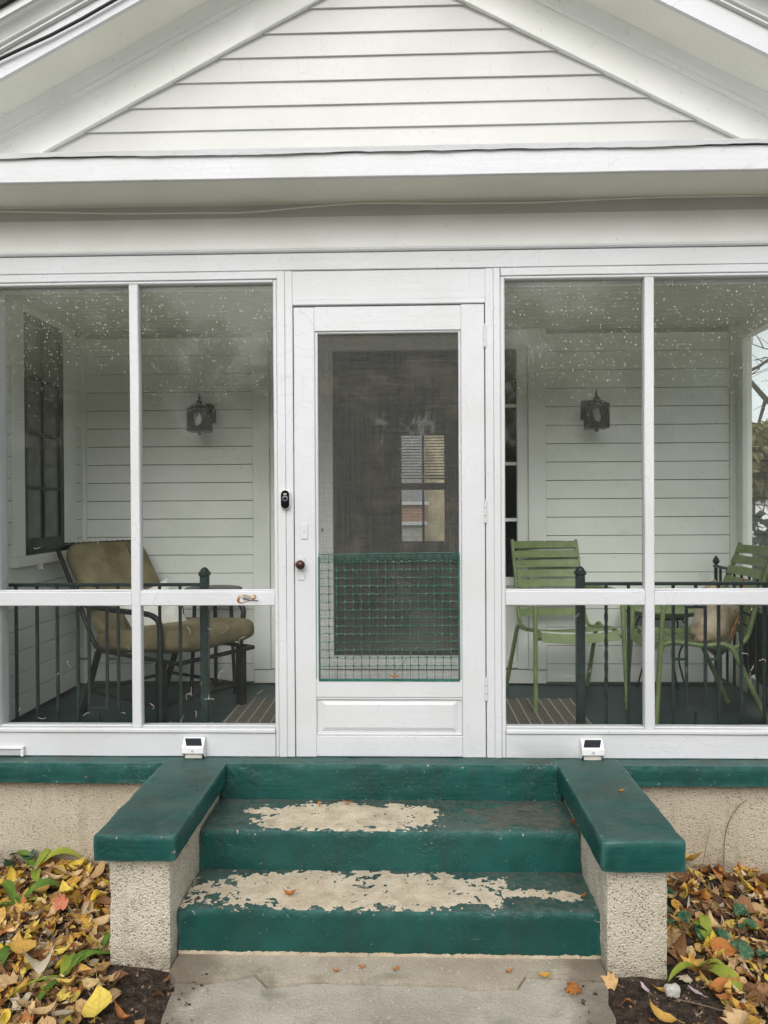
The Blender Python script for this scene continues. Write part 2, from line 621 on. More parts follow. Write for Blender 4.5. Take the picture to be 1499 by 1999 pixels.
def pebble_dash(name, base, dark, pits=0.6):
    k = M(name)
    d, c = k.voro(125, 'F1')
    cr = k.xyz(c)
    n = k.noise(2.6, 4, 0.6)
    clump = k.noise(6.5, 3).step(0.35, 0.7)
    fine = k.noise(210, 2)
    col_ = k.mix(n.step(0.3, 0.7), [base[0] * 0.84, base[1] * 0.83, base[2] * 0.78], base)
    col_ = k.mix((cr[0] + clump * 0.30 > 0.70) * (d < cr[2] * 0.26 + 0.16) * 0.85, col_, dark)
    col_ = k.mix((cr[1] + clump * 0.22 > 0.78) * (d < cr[2] * 0.22 + 0.18) * 0.8, col_, (0.24, 0.12, 0.11))
    col_ = k.mix(fine.step(0.48, 0.74) * 0.42, col_, [v * 0.52 for v in base])
    x, y, z = k.xyz()
    moss = k.noise(5, 4).step(0.5, 0.75) * k.noise(40, 2).step(0.35, 0.7) * pits
    col_ = k.mix(moss, col_, (0.27, 0.27, 0.13))
    splash = (1 - (z + k.noise(9, 3) * 0.20).step(-0.44, -0.26)) * k.noise(30, 2).step(0.2, 0.65)
    col_ = k.mix(splash * 0.7, col_, (0.17, 0.135, 0.085))
    streak = k.noise(1, 3, src=k.mapped((14, 14, 1.6))).step(0.56, 0.75)
    col_ = k.mix(streak * 0.3, col_, (0.30, 0.25, 0.16))
    h = (1 - d) * 0.6 + fine * 0.9
    return k.done(k.princ(col_, 0.95, k.bump(h, 0.85, 0.009), 0.2))
dash_wall = pebble_dash('pebble_dash_wall', (0.63, 0.555, 0.445), (0.22, 0.155, 0.12), 0.15)
dash_pier = pebble_dash('pebble_dash_pier', (0.68, 0.63, 0.52), (0.19, 0.12, 0.10), 0.3)

def green_paint(name, worn=False):
    k = M(name)
    x, y, z = k.xyz()
    nz = k.xyz(k.geo.outputs['Normal'])[2]
    lump = k.noise(30, 4, 0.65, 0.6)
    n1 = k.noise(3.5, 5, 0.65)
    c = k.mix(n1.step(0.3, 0.75), (0.0045, 0.052, 0.044), (0.0085, 0.088, 0.076))
    top = nz.step(0.6, 0.9)
    # foot traffic and weather: chalky grey film on the treads and caps
    film = top * k.noise(6, 5, 0.65).step(0.28, 0.72)
    c = k.mix(film * 0.62, c, (0.095, 0.125, 0.105))
    grime = top * k.noise(4.2, 5, 0.7).step(0.52, 0.72)
    c = k.mix(grime * 0.70, c, (0.045, 0.046, 0.036))
    chips = k.noise(75, 3, 0.6).step(0.70, 0.715) * k.noise(4, 2).step(0.45, 0.55)
    c = k.mix(chips * 0.8, c, (0.42, 0.36, 0.27))
    pt = S(k.nt, k.geo.outputs['Pointiness'])
    nose = pt.step(0.515, 0.56) * k.noise(18, 3).step(0.25, 0.7)
    c = k.mix(nose * 0.55, c, (0.060, 0.165, 0.150))
    flake = pt.step(0.51, 0.55) * k.noise(42, 3, 0.6).step(0.66, 0.69)
    c = k.mix(flake * 0.85, c, (0.45, 0.38, 0.28))
    streak = (1 - top) * k.noise(1, 3, 0.6, src=k.mapped((16, 16, 1.3))).step(0.5, 0.74)
    c = k.mix(streak * 0.40, c, (0.022, 0.040, 0.034))
    h = lump * (k.noise(4.5, 2).step(0.42, 0.66) * 0.85 + 0.15) + chips * -0.6
    rough = 0.42 + film * 0.25
    nrm = k.bump(h + k.noise(1, 2, src=k.mapped((5, 60, 60))) * 0.25, 0.75, 0.010)
    if worn:
        r1 = k.noise(7.5, 5, 0.62)
        r2 = k.noise(46, 4, 0.6)
        r3 = k.noise(19, 3, 0.6)
        rag = (r1 - 0.5) * 5.2 + (r3 - 0.5) * 3.8 + (r2 - 0.5) * 3.0
        def ell(cx, cy, rx, ry, p=2.0, amt=1.0):
            return 1 - ((x - cx) / rx).ab().pw(p) - ((y - cy) / ry).ab().pw(p) + rag * amt
        t1 = z > -0.20
        m1 = ell(-0.26, 3.175, 0.37, 0.14, 3.0, 0.8).mx(ell(-0.585, 3.225, 0.10, 0.05, 2, 0.9)).mx(ell(0.06, 3.25, 0.08, 0.035, 2, 0.8)) * t1
        t2 = (z < -0.25) * (z > -0.40)
        m2 = ell(-0.23, 2.880, 0.58, 0.145, 3.6, 0.8).mx(ell(0.43, 2.87, 0.10, 0.035, 2, 0.9)).mx(ell(0.575, 2.855, 0.06, 0.035, 2, 0.9)) * t2
        mm = m1.mx(m2)
        bare = (mm > 0.12) * (nz > 0.55)
        rim = bare * (1 - mm.step(0.12, 0.55))
        low = (z + (r2 - 0.5) * 0.018) < -0.468
        bare = bare.mx(low)
        conc = k.mix(k.noise(14, 5, 0.65).step(0.3, 0.75), (0.46, 0.38, 0.265), (0.63, 0.545, 0.41))
        conc = k.mix(k.noise(130, 3).step(0.5, 0.72) * 0.45, conc, (0.24, 0.19, 0.13))
        conc = k.mix(k.noise(5, 4).step(0.55, 0.75) * 0.5, conc, (0.27, 0.24, 0.18))
        # dark weathered area on the right of the upper tread
        w = ell(0.45, 3.18, 0.20, 0.12, 2.4, 0.7) * t1
        wm = (w > 0.1) * (nz > 0.55)
        c = k.mix(wm * 0.75, c, k.mix(k.noise(1, 4, 0.7, src=k.mapped((9, 70, 9))).step(0.35, 0.7), (0.055, 0.052, 0.040), (0.135, 0.118, 0.088)))
        # darker brown towards the back of each tread
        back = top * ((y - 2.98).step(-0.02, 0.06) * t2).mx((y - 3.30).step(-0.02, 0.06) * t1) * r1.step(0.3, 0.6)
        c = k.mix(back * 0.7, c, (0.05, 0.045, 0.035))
        conc = k.mix(rim * 0.55, conc, (0.64, 0.57, 0.45))
        conc = k.mix(r2.step(0.60, 0.66) * r1.step(0.5, 0.62) * 0.8, conc, (0.035, 0.085, 0.07))
        thin = (mm.step(-0.55, 0.12)) * (nz > 0.55) * r2.step(0.4, 0.6)
        c = k.mix(thin * 0.45, c, (0.12, 0.125, 0.10))
        c = k.mix(bare, c, conc)
        rough = rough + bare * 0.4
        nrm = k.bump(h * (1 - bare) - bare * 0.55 + k.noise(120, 2) * 0.25, 0.8, 0.008)
    return k.done(k.princ(c, rough, nrm, 0.45))
green_slab = green_paint('green_masonry_paint')
green_worn = green_paint('green_worn_paint', True)

def floor_paint():
    k = M('porch_floor_paint')
    n = k.noise(5, 5, 0.6)
    c = k.mix(n.step(0.3, 0.7), (0.006, 0.028, 0.033), (0.014, 0.050, 0.055))
    c = k.mix(k.noise(50, 3).step(0.6, 0.75) * 0.4, c, (0.08, 0.09, 0.08))
    return k.done(k.princ(c, 0.42, k.bump(n, 0.3, 0.004), 0.3))
floor_mat = floor_paint()

def concrete(name, a, b):
    k = M(name)
    n = k.noise(3.2, 6, 0.65)
    c = k.mix(n.step(0.28, 0.72), a, b)
    c = k.mix(k.noise(150, 3).step(0.5, 0.72) * 0.5, c, [v * 0.55 for v in a])
    c = k.mix(k.noise(80, 2).step(0.66, 0.72) * 0.6, c, [min(1, v * 1.5) for v in b])
    c = k.mix(k.noise(7, 4).step(0.56, 0.75) * 0.5, c, (0.13, 0.13, 0.07))
    x, y, z = k.xyz()
    edge = ((x + 0.075).ab() + (k.noise(8, 4) - 0.5) * 0.30).step(0.54, 0.72)
    c = k.mix(edge * 0.75, c, (0.13, 0.105, 0.075))
    blot = k.noise(2.1, 5, 0.7, 0.8).step(0.54, 0.72)
    c = k.mix(blot * 0.45, c, (0.20, 0.175, 0.13))
    return k.done(k.princ(c, 0.93, k.bump(k.noise(110, 3), 0.9, 0.005), 0.25))
path_mat = concrete('path_concrete', (0.34, 0.31, 0.25), (0.50, 0.46, 0.385))
apron_mat = concrete('apron_concrete', (0.33, 0.285, 0.215), (0.49, 0.435, 0.345))

def soil():
    k = M('dark_soil')
    n = k.noise(30, 5, 0.7)
    c = k.ramp(n, [(0.25, (0.020, 0.014, 0.010)), (0.5, (0.065, 0.048, 0.034)), (0.66, (0.13, 0.098, 0.070)), (0.8, (0.20, 0.16, 0.12))])
    return k.done(k.princ(c, 0.95, k.bump(k.noise(70, 5, 0.7), 1.0, 0.02), 0.2))
soil_mat = soil()

def leaf_material(name, a, b, spot=(0.12, 0.06, 0.02), spots=0.5):
    k = M(name)
    oi = k.nt.nodes.new('ShaderNodeObjectInfo')
    rnd = S(k.nt, oi.outputs['Random'])
    c = k.mix(rnd, a, b)
    tc = k.nt.nodes.new('ShaderNodeTexCoord')
    lx, ly, lz = k.xyz(tc.outputs['Object'])
    rib = (1 - lx.ab().step(0.012, 0.03)).mx((1 - ((ly - lx.ab() * 0.9) * 38.0).sin().step(-0.95, -0.6)) * 0.55)
    n = k.noise(60, 3, 0.6)
    c = k.mix(n.step(0.48, 0.74) * spots, c, spot)
    c = k.mix(rib * 0.35, c, [v * 0.55 for v in a])
    edge = (lx * lx * 2.2 + ly * ly * 1.6).step(0.20, 0.48) * k.noise(25, 2).step(0.4, 0.65)
    c = k.mix(edge * 0.6, c, spot)
    df = k.princ(c, 0.7, k.bump(k.noise(140, 3), 0.4, 0.003), 0.25)
    tl = k.shader('ShaderNodeBsdfTranslucent', c)
    return k.done(k.mixs(0.18, df, tl))
LEAF = {
    'yellow': leaf_material('leaf_yellow', (0.74, 0.52, 0.05), (0.78, 0.62, 0.14), (0.40, 0.18, 0.03), 0.35),
    'golden': leaf_material('leaf_golden', (0.60, 0.33, 0.06), (0.70, 0.46, 0.13), (0.28, 0.11, 0.03), 0.4),
    'tan': leaf_material('leaf_tan', (0.52, 0.35, 0.17), (0.68, 0.49, 0.26), (0.22, 0.11, 0.05), 0.4),
    'brown': leaf_material('leaf_brown', (0.17, 0.085, 0.04), (0.32, 0.17, 0.08), (0.06, 0.03, 0.02), 0.6),
    'orange': leaf_material('leaf_orange', (0.46, 0.17, 0.04), (0.50, 0.22, 0.07), (0.25, 0.07, 0.03), 0.4),
    'pale': leaf_material('leaf_pale', (0.52, 0.46, 0.34), (0.62, 0.55, 0.42), (0.30, 0.22, 0.14), 0.3),
}
leaf_red = leaf_material('leaf_red', (0.64, 0.22, 0.13), (0.64, 0.22, 0.13), (0.66, 0.36, 0.14), 0.6)
leaf_lime = leaf_material('leaf_lime', (0.22, 0.30, 0.035), (0.32, 0.37, 0.06), (0.48, 0.40, 0.06), 0.6)
leaf_green = leaf_material('leaf_green', (0.075, 0.17, 0.025), (0.13, 0.23, 0.035), (0.35, 0.32, 0.05), 0.35)
leaf_vine = leaf_material('leaf_vine', (0.030, 0.085, 0.040), (0.060, 0.135, 0.065), (0.26, 0.36, 0.27), 0.75)
hedge_mat = leaf_material('hedge_leaf', (0.012, 0.026, 0.014), (0.030, 0.050, 0.025), (0.10, 0.10, 0.06), 0.3)
olive_leaf = leaf_material('olive_leaf', (0.13, 0.135, 0.055), (0.19, 0.18, 0.08), (0.30, 0.26, 0.14), 0.4)

def mat_ribbed():
    k = M('ribbed_mat')
    x, y, z = k.xyz()
    w = k.noise(1, 2, src=k.mapped((300, 30, 1)))
    c = k.mix(w.step(0.3, 0.7), (0.10, 0.088, 0.072), (0.20, 0.182, 0.152))
    return k.done(k.princ(c, 0.9, k.bump(w, 0.5, 0.003), 0.2))
rib_mat = mat_ribbed()
rib_light = plain('mat_stripe', (0.36, 0.345, 0.305), 0.9, var=0.3, scale=80)

def brick_material():
    k = M('far_brick')
    n = k.nt.nodes.new('ShaderNodeTexBrick')
    x, y, z = k.xyz()
    cmb = k.nt.nodes.new('ShaderNodeCombineXYZ')
    k.nt.links.new(x.k, cmb.inputs[0])
    k.nt.links.new(z.k, cmb.inputs[1])
    k.nt.links.new(cmb.outputs[0], n.inputs[0])
    n.inputs['Color1'].default_value = (0.34, 0.20, 0.14, 1)
    n.inputs['Color2'].default_value = (0.29, 0.16, 0.11, 1)
    n.inputs['Mortar'].default_value = (0.42, 0.36, 0.30, 1)
    n.inputs['Scale'].default_value = 4.5
    return k.done(k.princ(n.outputs[0], 0.9, None, 0.2))
brick_mat = brick_material()

# ================================================================== GROUND
XC = -0.085            # centre line of door, steps and gable
GZ = -0.48             # path level (porch floor is z = 0)
YW = 3.44              # front face of the porch wall
YB = 4.88              # wall behind the porch

g = obj('ground', MB().add([(-220, -220, GZ - 0.06), (220, -220, GZ - 0.06), (220, 220, GZ - 0.06), (-220, 220, GZ - 0.06)], [(0, 1, 2, 3)]), bounce_ground_mat, kind='structure')

def soil_height(x, y):
    e_ = max(0.0, 1 - min(abs(x + 0.80), abs(x - 0.66)) / 0.10) if (x < -0.7 or x > 0.56) else 1.0
    if -0.80 < x < 0.66:
        e_ = 1.0
    return GZ - 0.012 - 0.018 * e_ + 0.022 * noise.noise((x * 5, y * 5, 0.3)) + 0.010 * noise.noise((x * 21, y * 21, 4.0))
def soil_bed(name, x0, x1, y0, y1):
    nx, ny = int((x1 - x0) / 0.025), int((y1 - y0) / 0.025)
    mb = MB()
    pts = [(x0 + (x1 - x0) * i / nx, y0 + (y1 - y0) * j / ny, 0) for j in range(ny + 1) for i in range(nx + 1)]
    pts = [(p[0], p[1], soil_height(p[0], p[1])) for p in pts]
    fs = [(j * (nx + 1) + i, j * (nx + 1) + i + 1, (j + 1) * (nx + 1) + i + 1, (j + 1) * (nx + 1) + i) for j in range(ny) for i in range(nx)]
    return obj(name, mb.add(pts, fs), soil_mat, kind='structure', smooth=80)
bedL = soil_bed('soil_bed', -3.2, -0.66, 1.2, 3.44)
bedR = soil_bed('soil_bed', 0.52, 3.2, 1.2, 3.44)

# concrete path: main slab with an irregular front joint to the apron below the steps
def poly_slab(name, poly, z0, z1, mat, parent=None, kind=None):
    n = len(poly)
    pts = [(x, y, z0) for x, y in poly] + [(x, y, z1) for x, y in poly]
    fs = [tuple(range(n))[::-1], tuple(range(n, 2 * n))] + [(i, (i + 1) % n, n + (i + 1) % n, n + i) for i in range(n)]
    return obj(name, MB().add(pts, fs), mat, parent, kind=kind, smooth=0)
joint = [(-0.80, 2.585), (-0.70, 2.578), (-0.60, 2.603), (-0.535, 2.626), (-0.512, 2.600), (-0.485, 2.565), (-0.42, 2.572), (-0.36, 2.588),
         (-0.30, 2.592), (-0.18, 2.590), (0.0, 2.586), (0.165, 2.585), (0.205, 2.568), (0.30, 2.571), (0.36, 2.574), (0.375, 2.602), (0.398, 2.640), (0.45, 2.636), (0.52, 2.630), (0.66, 2.622)]
def ragged_edge(xa, ya, xb, yb, n, a, seed):
    return [(xa + (xb - xa) * i / n + a * noise.noise((i * 0.5, seed, 0)), ya + (yb - ya) * i / n) for i in range(n + 1)]
pathr = ragged_edge(0.655, 2.60, 0.60, 1.9, 20, 0.014, 1.0) + [(0.60, -8.0), (-0.74, -8.0)] + ragged_edge(-0.74, 1.9, -0.80, 2.57, 20, 0.012, 5.0)
path = poly_slab('path', [(x, y - 0.011) for x, y in joint] + pathr, GZ - 0.10, GZ - 0.006, path_mat, kind='structure')
apron = poly_slab('path_apron', joint + [(0.672, 2.64), (0.672, 2.80), (-0.835, 2.80), (-0.835, 2.63)], GZ - 0.10, GZ, apron_mat, path)

# ================================================================== HOUSE
house = thing('house', 'white clapboard house front with screened porch, gable and green slab', 'house', (XC, 4.2, GZ))
def part(name, mb, mat, parent=None, smooth=35, kind=None):
    return obj(name, mb, mat, parent or house, smooth=smooth, kind=kind)

# ---- foundation and porch slab
part('foundation_wall', rough_box(-3.1, 2.1, 3.42, 3.56, -0.62, -0.092, 0.06, 0.004, 0.002), dash_wall)
part('slab_edge', rough_box(-3.1, XC - 0.745, 3.355, 3.60, -0.095, 0.0, 0.03, 0.010, 0.0035, seed=2), green_slab)
part('slab_edge', rough_box(XC + 0.75, 2.12, 3.355, 3.60, -0.095, 0.0, 0.03, 0.010, 0.0035, seed=5), green_slab)
part('slab_edge', rough_box(XC - 0.7455, XC + 0.7505, 3.353, 3.60, -0.175, 0.0008, 0.025, 0.010, 0.005, seed=8), green_slab)
part('porch_floor', MB().box(-2.10, 2.06, 3.60, 4.98, -0.10, -0.001), floor_mat)

# ---- front wall of the porch: sill, casings, head, entablature
def sill(x0, x1):
    b = part('sill_board', hboard(x0, x1, YW, YW + 0.09, 0.002, 0.110, 0.003, 0.0018), white_h)
    part('sill_bead', hboard(x0, x1, YW - 0.010, YW + 0.09, 0.1105, 0.131, 0.005, 0.0018), white_h, b)
    return b
sill(-1.87, -0.6025)
sill(0.4355, 1.705)
# posts either side of the door: narrow boards with grooves between
for (a, b, yo) in ((-0.5836, -0.5481, 0.0), (-0.5477, -0.5135, 0.003), (0.3485, 0.3850, 0.003), (0.3854, 0.4150, 0.0)):
    part('door_casing', vboard(a, b, YW + yo, YW + 0.10, 0.003, 2.188, 0.0025), white_v)
for (a, b) in ((-0.602, -0.584), (0.4155, 0.435)):
    part('window_bead', vboard(a, b, YW + 0.004, YW + 0.09, 0.003, 2.150, 0.005), white_v)
for (a, b) in ((-1.888, -1.8705), (1.7055, 1.724)):
    part('window_bead', vboard(a, b, YW + 0.004, YW + 0.09, 0.003, 2.150, 0.005), white_v)
part('corner_post', vboard(-2.16, -1.889, YW - 0.012, YW + 0.14, 0.003, 2.19, 0.006), white_v)
part('corner_post', vboard(1.725, 2.10, YW - 0.012, YW + 0.14, 0.003, 2.19, 0.006), white_v)
for (a, b) in ((-1.870, -0.6025), (0.4355, 1.705)):
    part('window_bead', hboard(a, b, YW + 0.004, YW + 0.09, 2.1385, 2.152, 0.004), white_h)
    part('head_trim', hboard(a - 0.018, b + 0.02, YW + 0.001, YW + 0.09, 2.1535, 2.189, 0.003), white_h)
part('header_board', hboard(-2.16, 2.10, YW - 0.001, YW + 0.10, 2.190, 2.268, 0.003), white_h)
part('frieze_moulding', MB().sweep([(YW + 0.05, 2.269), (YW - 0.008, 2.269), (YW - 0.014, 2.276), (YW - 0.010, 2.283), (YW - 0.004, 2.288), (YW + 0.05, 2.288)], 'x', -2.16, 2.10, 40, 0.0012), white_h)
part('frieze_board', hboard(-2.16, 2.10, YW + 0.006, YW + 0.10, 2.289, 2.432, 0.003), rake_white)
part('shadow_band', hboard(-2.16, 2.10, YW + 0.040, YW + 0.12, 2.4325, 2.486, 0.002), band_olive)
part('bed_moulding', MB().sweep([(YW + 0.039, 2.472), (YW + 0.020, 2.476), (YW + 0.008, 2.488), (YW + 0.039, 2.4875)], 'x', -2.16, 2.10, 30, 0.001), soffit_cream)
tp = part('transom_panel', hboard(-0.5132, 0.3482, YW + 0.007, YW + 0.08, 2.0574, 2.1890, 0.002), white_h)
part('transom_rail', hboard(-0.5125, 0.3475, YW + 0.001, YW + 0.09, 2.034, 2.057, 0.003), white_h, tp)

# ---- screened/glazed openings: mullion, mid rail, panes
def window(x0, x1, m0, m1, label):
    w = bpy.data.objects.new('porch_window', None)
    col.objects.link(w)
    w.parent = house
    w['label'] = label
    zl, zh, r0, r1 = 0.1315, 2.138, 0.684, 0.749
    part('mullion', vboard(m0, m1, YW + 0.004, YW + 0.05, zl, zh, 0.004, 0.0016, 0.07), white_v, w)
    for (a, b) in ((x0, m0 - 0.0005), (m1 + 0.0005, x1)):
        part('rail', hboard(a, b, YW + 0.006, YW + 0.05, r0, r1, 0.004, 0.0016, 0.07), white_h, w)
        for (c, d) in ((zl, r0 - 0.0005), (r1 + 0.0005, zh)):
            pn_ = part('pane', MB().box(a + 0.001, b - 0.001, YW + 0.034, YW + 0.036, c + 0.001, d - 0.001), pane_glass, w, smooth=0)
            pn_.data.materials.append(clear_back)
            for f_ in pn_.data.polygons:
                f_.material_index = 0 if f_.normal.y < -0.5 else 1
            # narrow stop bead round every pane
            part('pane_stop', hboard(a, b, YW + 0.018, YW + 0.033, c, c + 0.007, 0.002), white_h, w)
    return w
wl = window(-1.870, -0.6025, -1.256, -1.214, 'left pair of dusty porch window panes with a chipped middle rail')
wr = window(0.4355, 1.705, 1.051, 1.094, 'right pair of dusty porch window panes with speckled upper glass')
# splintered hole in the left middle rail
chip = MB()
cp = [(-0.772, 0.718), (-0.765, 0.731), (-0.742, 0.735), (-0.715, 0.731), (-0.690, 0.733), (-0.684, 0.722), (-0.696, 0.712), (-0.720, 0.706), (-0.745, 0.696), (-0.764, 0.694), (-0.774, 0.703)]
n_ = len(cp)
chip.add([(x, YW + 0.0045, z) for x, z in cp] + [(-0.732, YW + 0.010, 0.714)], [(i, (i + 1) % n_, n_) for i in range(n_)])
ch = part('bare_wood', chip, raw_wood, wl, smooth=0)
ch['label'] = 'splintered bare orange wood on the middle rail'
spl = MB().hexa([(-0.770, YW + 0.001, 0.722), (-0.690, YW - 0.001, 0.720), (-0.690, YW + 0.006, 0.720), (-0.770, YW + 0.006, 0.722), (-0.764, YW + 0.002, 0.732), (-0.700, YW + 0.001, 0.731), (-0.700, YW + 0.006, 0.731), (-0.764, YW + 0.006, 0.732)])
part('splinter', spl, pale_wood, wl, smooth=0)
part('splinter', MB().tube([(-0.745, YW - 0.001, 0.716), (-0.71, YW - 0.005, 0.711), (-0.675, YW - 0.004, 0.708)], 0.0022, 5), dark_wood, wl)
# lint and cobweb curls stuck to the panes
for (w, xa, xb, cnt, sd) in ((wl, -1.85, -0.62, 46, 3), (wr, 0.45, 1.68, 14, 4)):
    r_ = random.Random(sd)
    mb = MB()
    for i in range(cnt):
        x, z = r_.uniform(xa, xb), r_.choice((r_.uniform(0.15, 0.66), r_.uniform(0.15, 0.66), r_.uniform(0.15, 0.45), r_.uniform(0.78, 1.2)))
        if abs(x + 1.235) < 0.04 or abs(x - 1.07) < 0.04:
            continue
        a = r_.uniform(0, 6.28)
        pts = []
        for q in range(r_.randint(4, 8)):
            pts.append((x, YW + 0.0315, z))
            a += r_.uniform(-1.1, 1.1)
            s_ = r_.uniform(0.004, 0.011)
            x += s_ * math.cos(a)
            z += s_ * math.sin(a)
        if len(pts) > 2:
            mb.tube(pts, 0.0007, 3)
    part('lint', mb, lint_mat, w, kind='stuff')

# ---- pent roof over the entablature
part('pent_soffit', MB().box(-2.5, 2.4, 3.182, YW + 0.12, 2.4875, 2.4990), soffit_cream)
pf = part('pent_fascia', hboard(-2.5, 2.4, 3.160, 3.181, 2.484, 2.584, 0.003, 0.0016, 0.05), white_h, smooth=22)
part('pent_gap', MB().box(-2.5, 2.4, 3.164, 3.20, 2.5845, 2.592), gap_dark, pf)
strip = MB()
N = 150
row = []
for i in range(N + 1):
    x = -2.5 + 4.9 * i / N
    lo_ = 2.578 - 0.0016 + 0.0075 * noise.noise((x * 2.1, 7.7, 0)) + 0.0030 * noise.noise((x * 16, 2.2, 0)) + 0.004 * abs(noise.noise((x * 6, 1.2, 0)))
    lo_ += 0.006 * (0.5 + 0.5 * math.tanh((abs(x - 0.2) - 1.0) * 3))
    hi_ = 2.603 + 0.0015 * noise.noise((x * 5, 3.3, 0))
    dy = 0.002 * noise.noise((x * 9, 0.4, 0))
    row.append([(x, 3.147 + dy, lo_), (x, 3.143 + dy, hi_ - 0.004), (x, 3.149, hi_), (x, 3.46, 2.665), (x, 3.46, 2.655), (x, 3.156, lo_ + 0.003)])
pts = [p for r_ in row for p in r_]
fs = []
for i in range(N):
    for j in range(6):
        k2 = (j + 1) % 6
        fs.append((i * 6 + j, i * 6 + k2, (i + 1) * 6 + k2, (i + 1) * 6 + j))
part('pent_flashing', MB().add(pts, fs), white_h, pf)

# ---- gable
SL = 0.525
def clap_row(parent, mat, name, pts_):
    return part(name, MB().hexa(pts_), mat, parent, smooth=0)
ZAP = 3.540
gw = part('gable_wall', MB().add([(XC - 2.4, 3.449, 2.40), (XC + 2.4, 3.449, 2.40), (XC + 2.4, 3.449, 3.76 - 2.4 * SL + 0.02), (XC, 3.449, 3.78), (XC - 2.4, 3.449, 3.76 - 2.4 * SL + 0.02),
                             (XC - 2.4, 3.52, 2.40), (XC + 2.4, 3.52, 2.40), (XC + 2.4, 3.52, 3.76 - 2.4 * SL + 0.02), (XC, 3.52, 3.78), (XC - 2.4, 3.52, 3.76 - 2.4 * SL + 0.02)],
                            [(0, 1, 2, 3, 4), (9, 8, 7, 6, 5), (0, 5, 6, 1), (1, 6, 7, 2), (2, 7, 8, 3), (3, 8, 9, 4), (4, 9, 5, 0)]), gable_white)
z = 2.608
k_ = 0
while z < ZAP - 0.05:
    e = 0.1065 + 0.002 * math.sin(k_ * 2.3)
    zt = min(z + e + 0.004, ZAP - 0.012)
    hb, ht = (ZAP - z) / SL + 0.05, (ZAP - zt) / SL + 0.05
    n = 24
    pts, fs = [], []
    for i in range(n + 1):
        t = i / n * 2 - 1
        w = 0.0016 * noise.noise((t * hb * 2.2, k_ * 3.1, 0))
        xb, xt = XC + t * hb, XC + t * ht
        pts += [(xb, 3.4350 + w, z + w * 0.8), (xt, 3.4455, zt), (xt, 3.4495, zt), (xb, 3.4495, z)]
    for i in range(n):
        for j in range(4):
            j2 = (j + 1) % 4
            fs.append((i * 4 + j, i * 4 + j2, (i + 1) * 4 + j2, (i + 1) * 4 + j))
    fs += [(0, 1, 2, 3), (n * 4 + 3, n * 4 + 2, n * 4 + 1, n * 4)]
    part('clapboard', MB().add(pts, fs), gable_white, gw, smooth=30)
    z += e
    k_ += 1

def rake(name, prof, side, mat, d0=0.0, d1=2.45, parent=None, n=30, amp=0.001):
    """profile (y, height at the ridge) run down one slope of the gable"""
    m = len(prof)
    pts, fs = [], []
    for i in range(n + 1):
        d = d0 + (d1 - d0) * i / n
        for j, (y, zz) in enumerate(prof):
            a = amp * noise.noise((d * 4, side * 5, j * 0.4 + zz))
            pts.append((XC + side * d, y + a, zz - SL * d + a))
    for i in range(n):
        for j in range(m):
            j2 = (j + 1) % m
            fs.append((i * m + j, i * m + j2, (i + 1) * m + j2, (i + 1) * m + j))
    fs += [tuple(range(m)), tuple(n * m + j for j in range(m))]
    return part(name, MB().add(pts, fs), mat, parent, smooth=38)
for sd in (-1, 1):
    fb = rake('raking_frieze', [(3.414, 3.540), (3.416, 3.538), (3.4487, 3.540), (3.4487, 3.755), (3.414, 3.755)], sd, rake_white, 0.0)
    rake('raking_moulding', [(3.4135, 3.688), (3.406, 3.690), (3.404, 3.700), (3.399, 3.703), (3.397, 3.716), (3.391, 3.722), (3.384, 3.735), (3.372, 3.752), (3.366, 3.7595), (3.4135, 3.7595)], sd, rake_white, 0.0, parent=fb)
    rake('rake_soffit', [(3.181, 3.760), (3.4485, 3.760), (3.4485, 3.772), (3.181, 3.772)], sd, soffit_cream, 0.0)
    rf = rake('rake_fascia', [(3.160, 3.757), (3.180, 3.757), (3.180, 3.858), (3.160, 3.858)], sd, white_h, 0.0, amp=0.002)
    rake('crown_moulding', [(3.180, 3.8585), (3.148, 3.8585), (3.143, 3.862), (3.143, 3.868), (3.150, 3.872), (3.150, 3.878), (3.139, 3.880), (3.136, 3.884), (3.138, 3.890),
                            (3.134, 3.902), (3.126, 3.914), (3.114, 3.924), (3.104, 3.930), (3.100, 3.938), (3.090, 3.940), (3.090, 3.976), (3.180, 3.976)], sd, gutter_mat, 0.0, parent=rf)
    roof = rake('roof', [(3.072, 3.977), (9.6, 3.977), (9.6, 4.03), (3.072, 4.03)], sd, shingle_mat, 0.0, 2.62, n=1, amp=0)
    # shingle courses: overlapping tabs, the lowest edge shows at the rake
    me = None
    for i in range(9):
        d = 2.56 - i * 0.14
        mb = MB().hexa([(XC + sd * (d + 0.15), 3.062, 4.036 - SL * (d + 0.15)), (XC + sd * (d + 0.15), 3.40, 4.036 - SL * (d + 0.15)), (XC + sd * d, 3.40, 4.033 - SL * d), (XC + sd * d, 3.062, 4.033 - SL * d),
                        (XC + sd * (d + 0.15), 3.062, 4.046 - SL * (d + 0.15)), (XC + sd * (d + 0.15), 3.40, 4.046 - SL * (d + 0.15)), (XC + sd * d, 3.40, 4.037 - SL * d), (XC + sd * d, 3.062, 4.037 - SL * d)])
        part('shingle', mb, shingle_mat, roof, smooth=0)

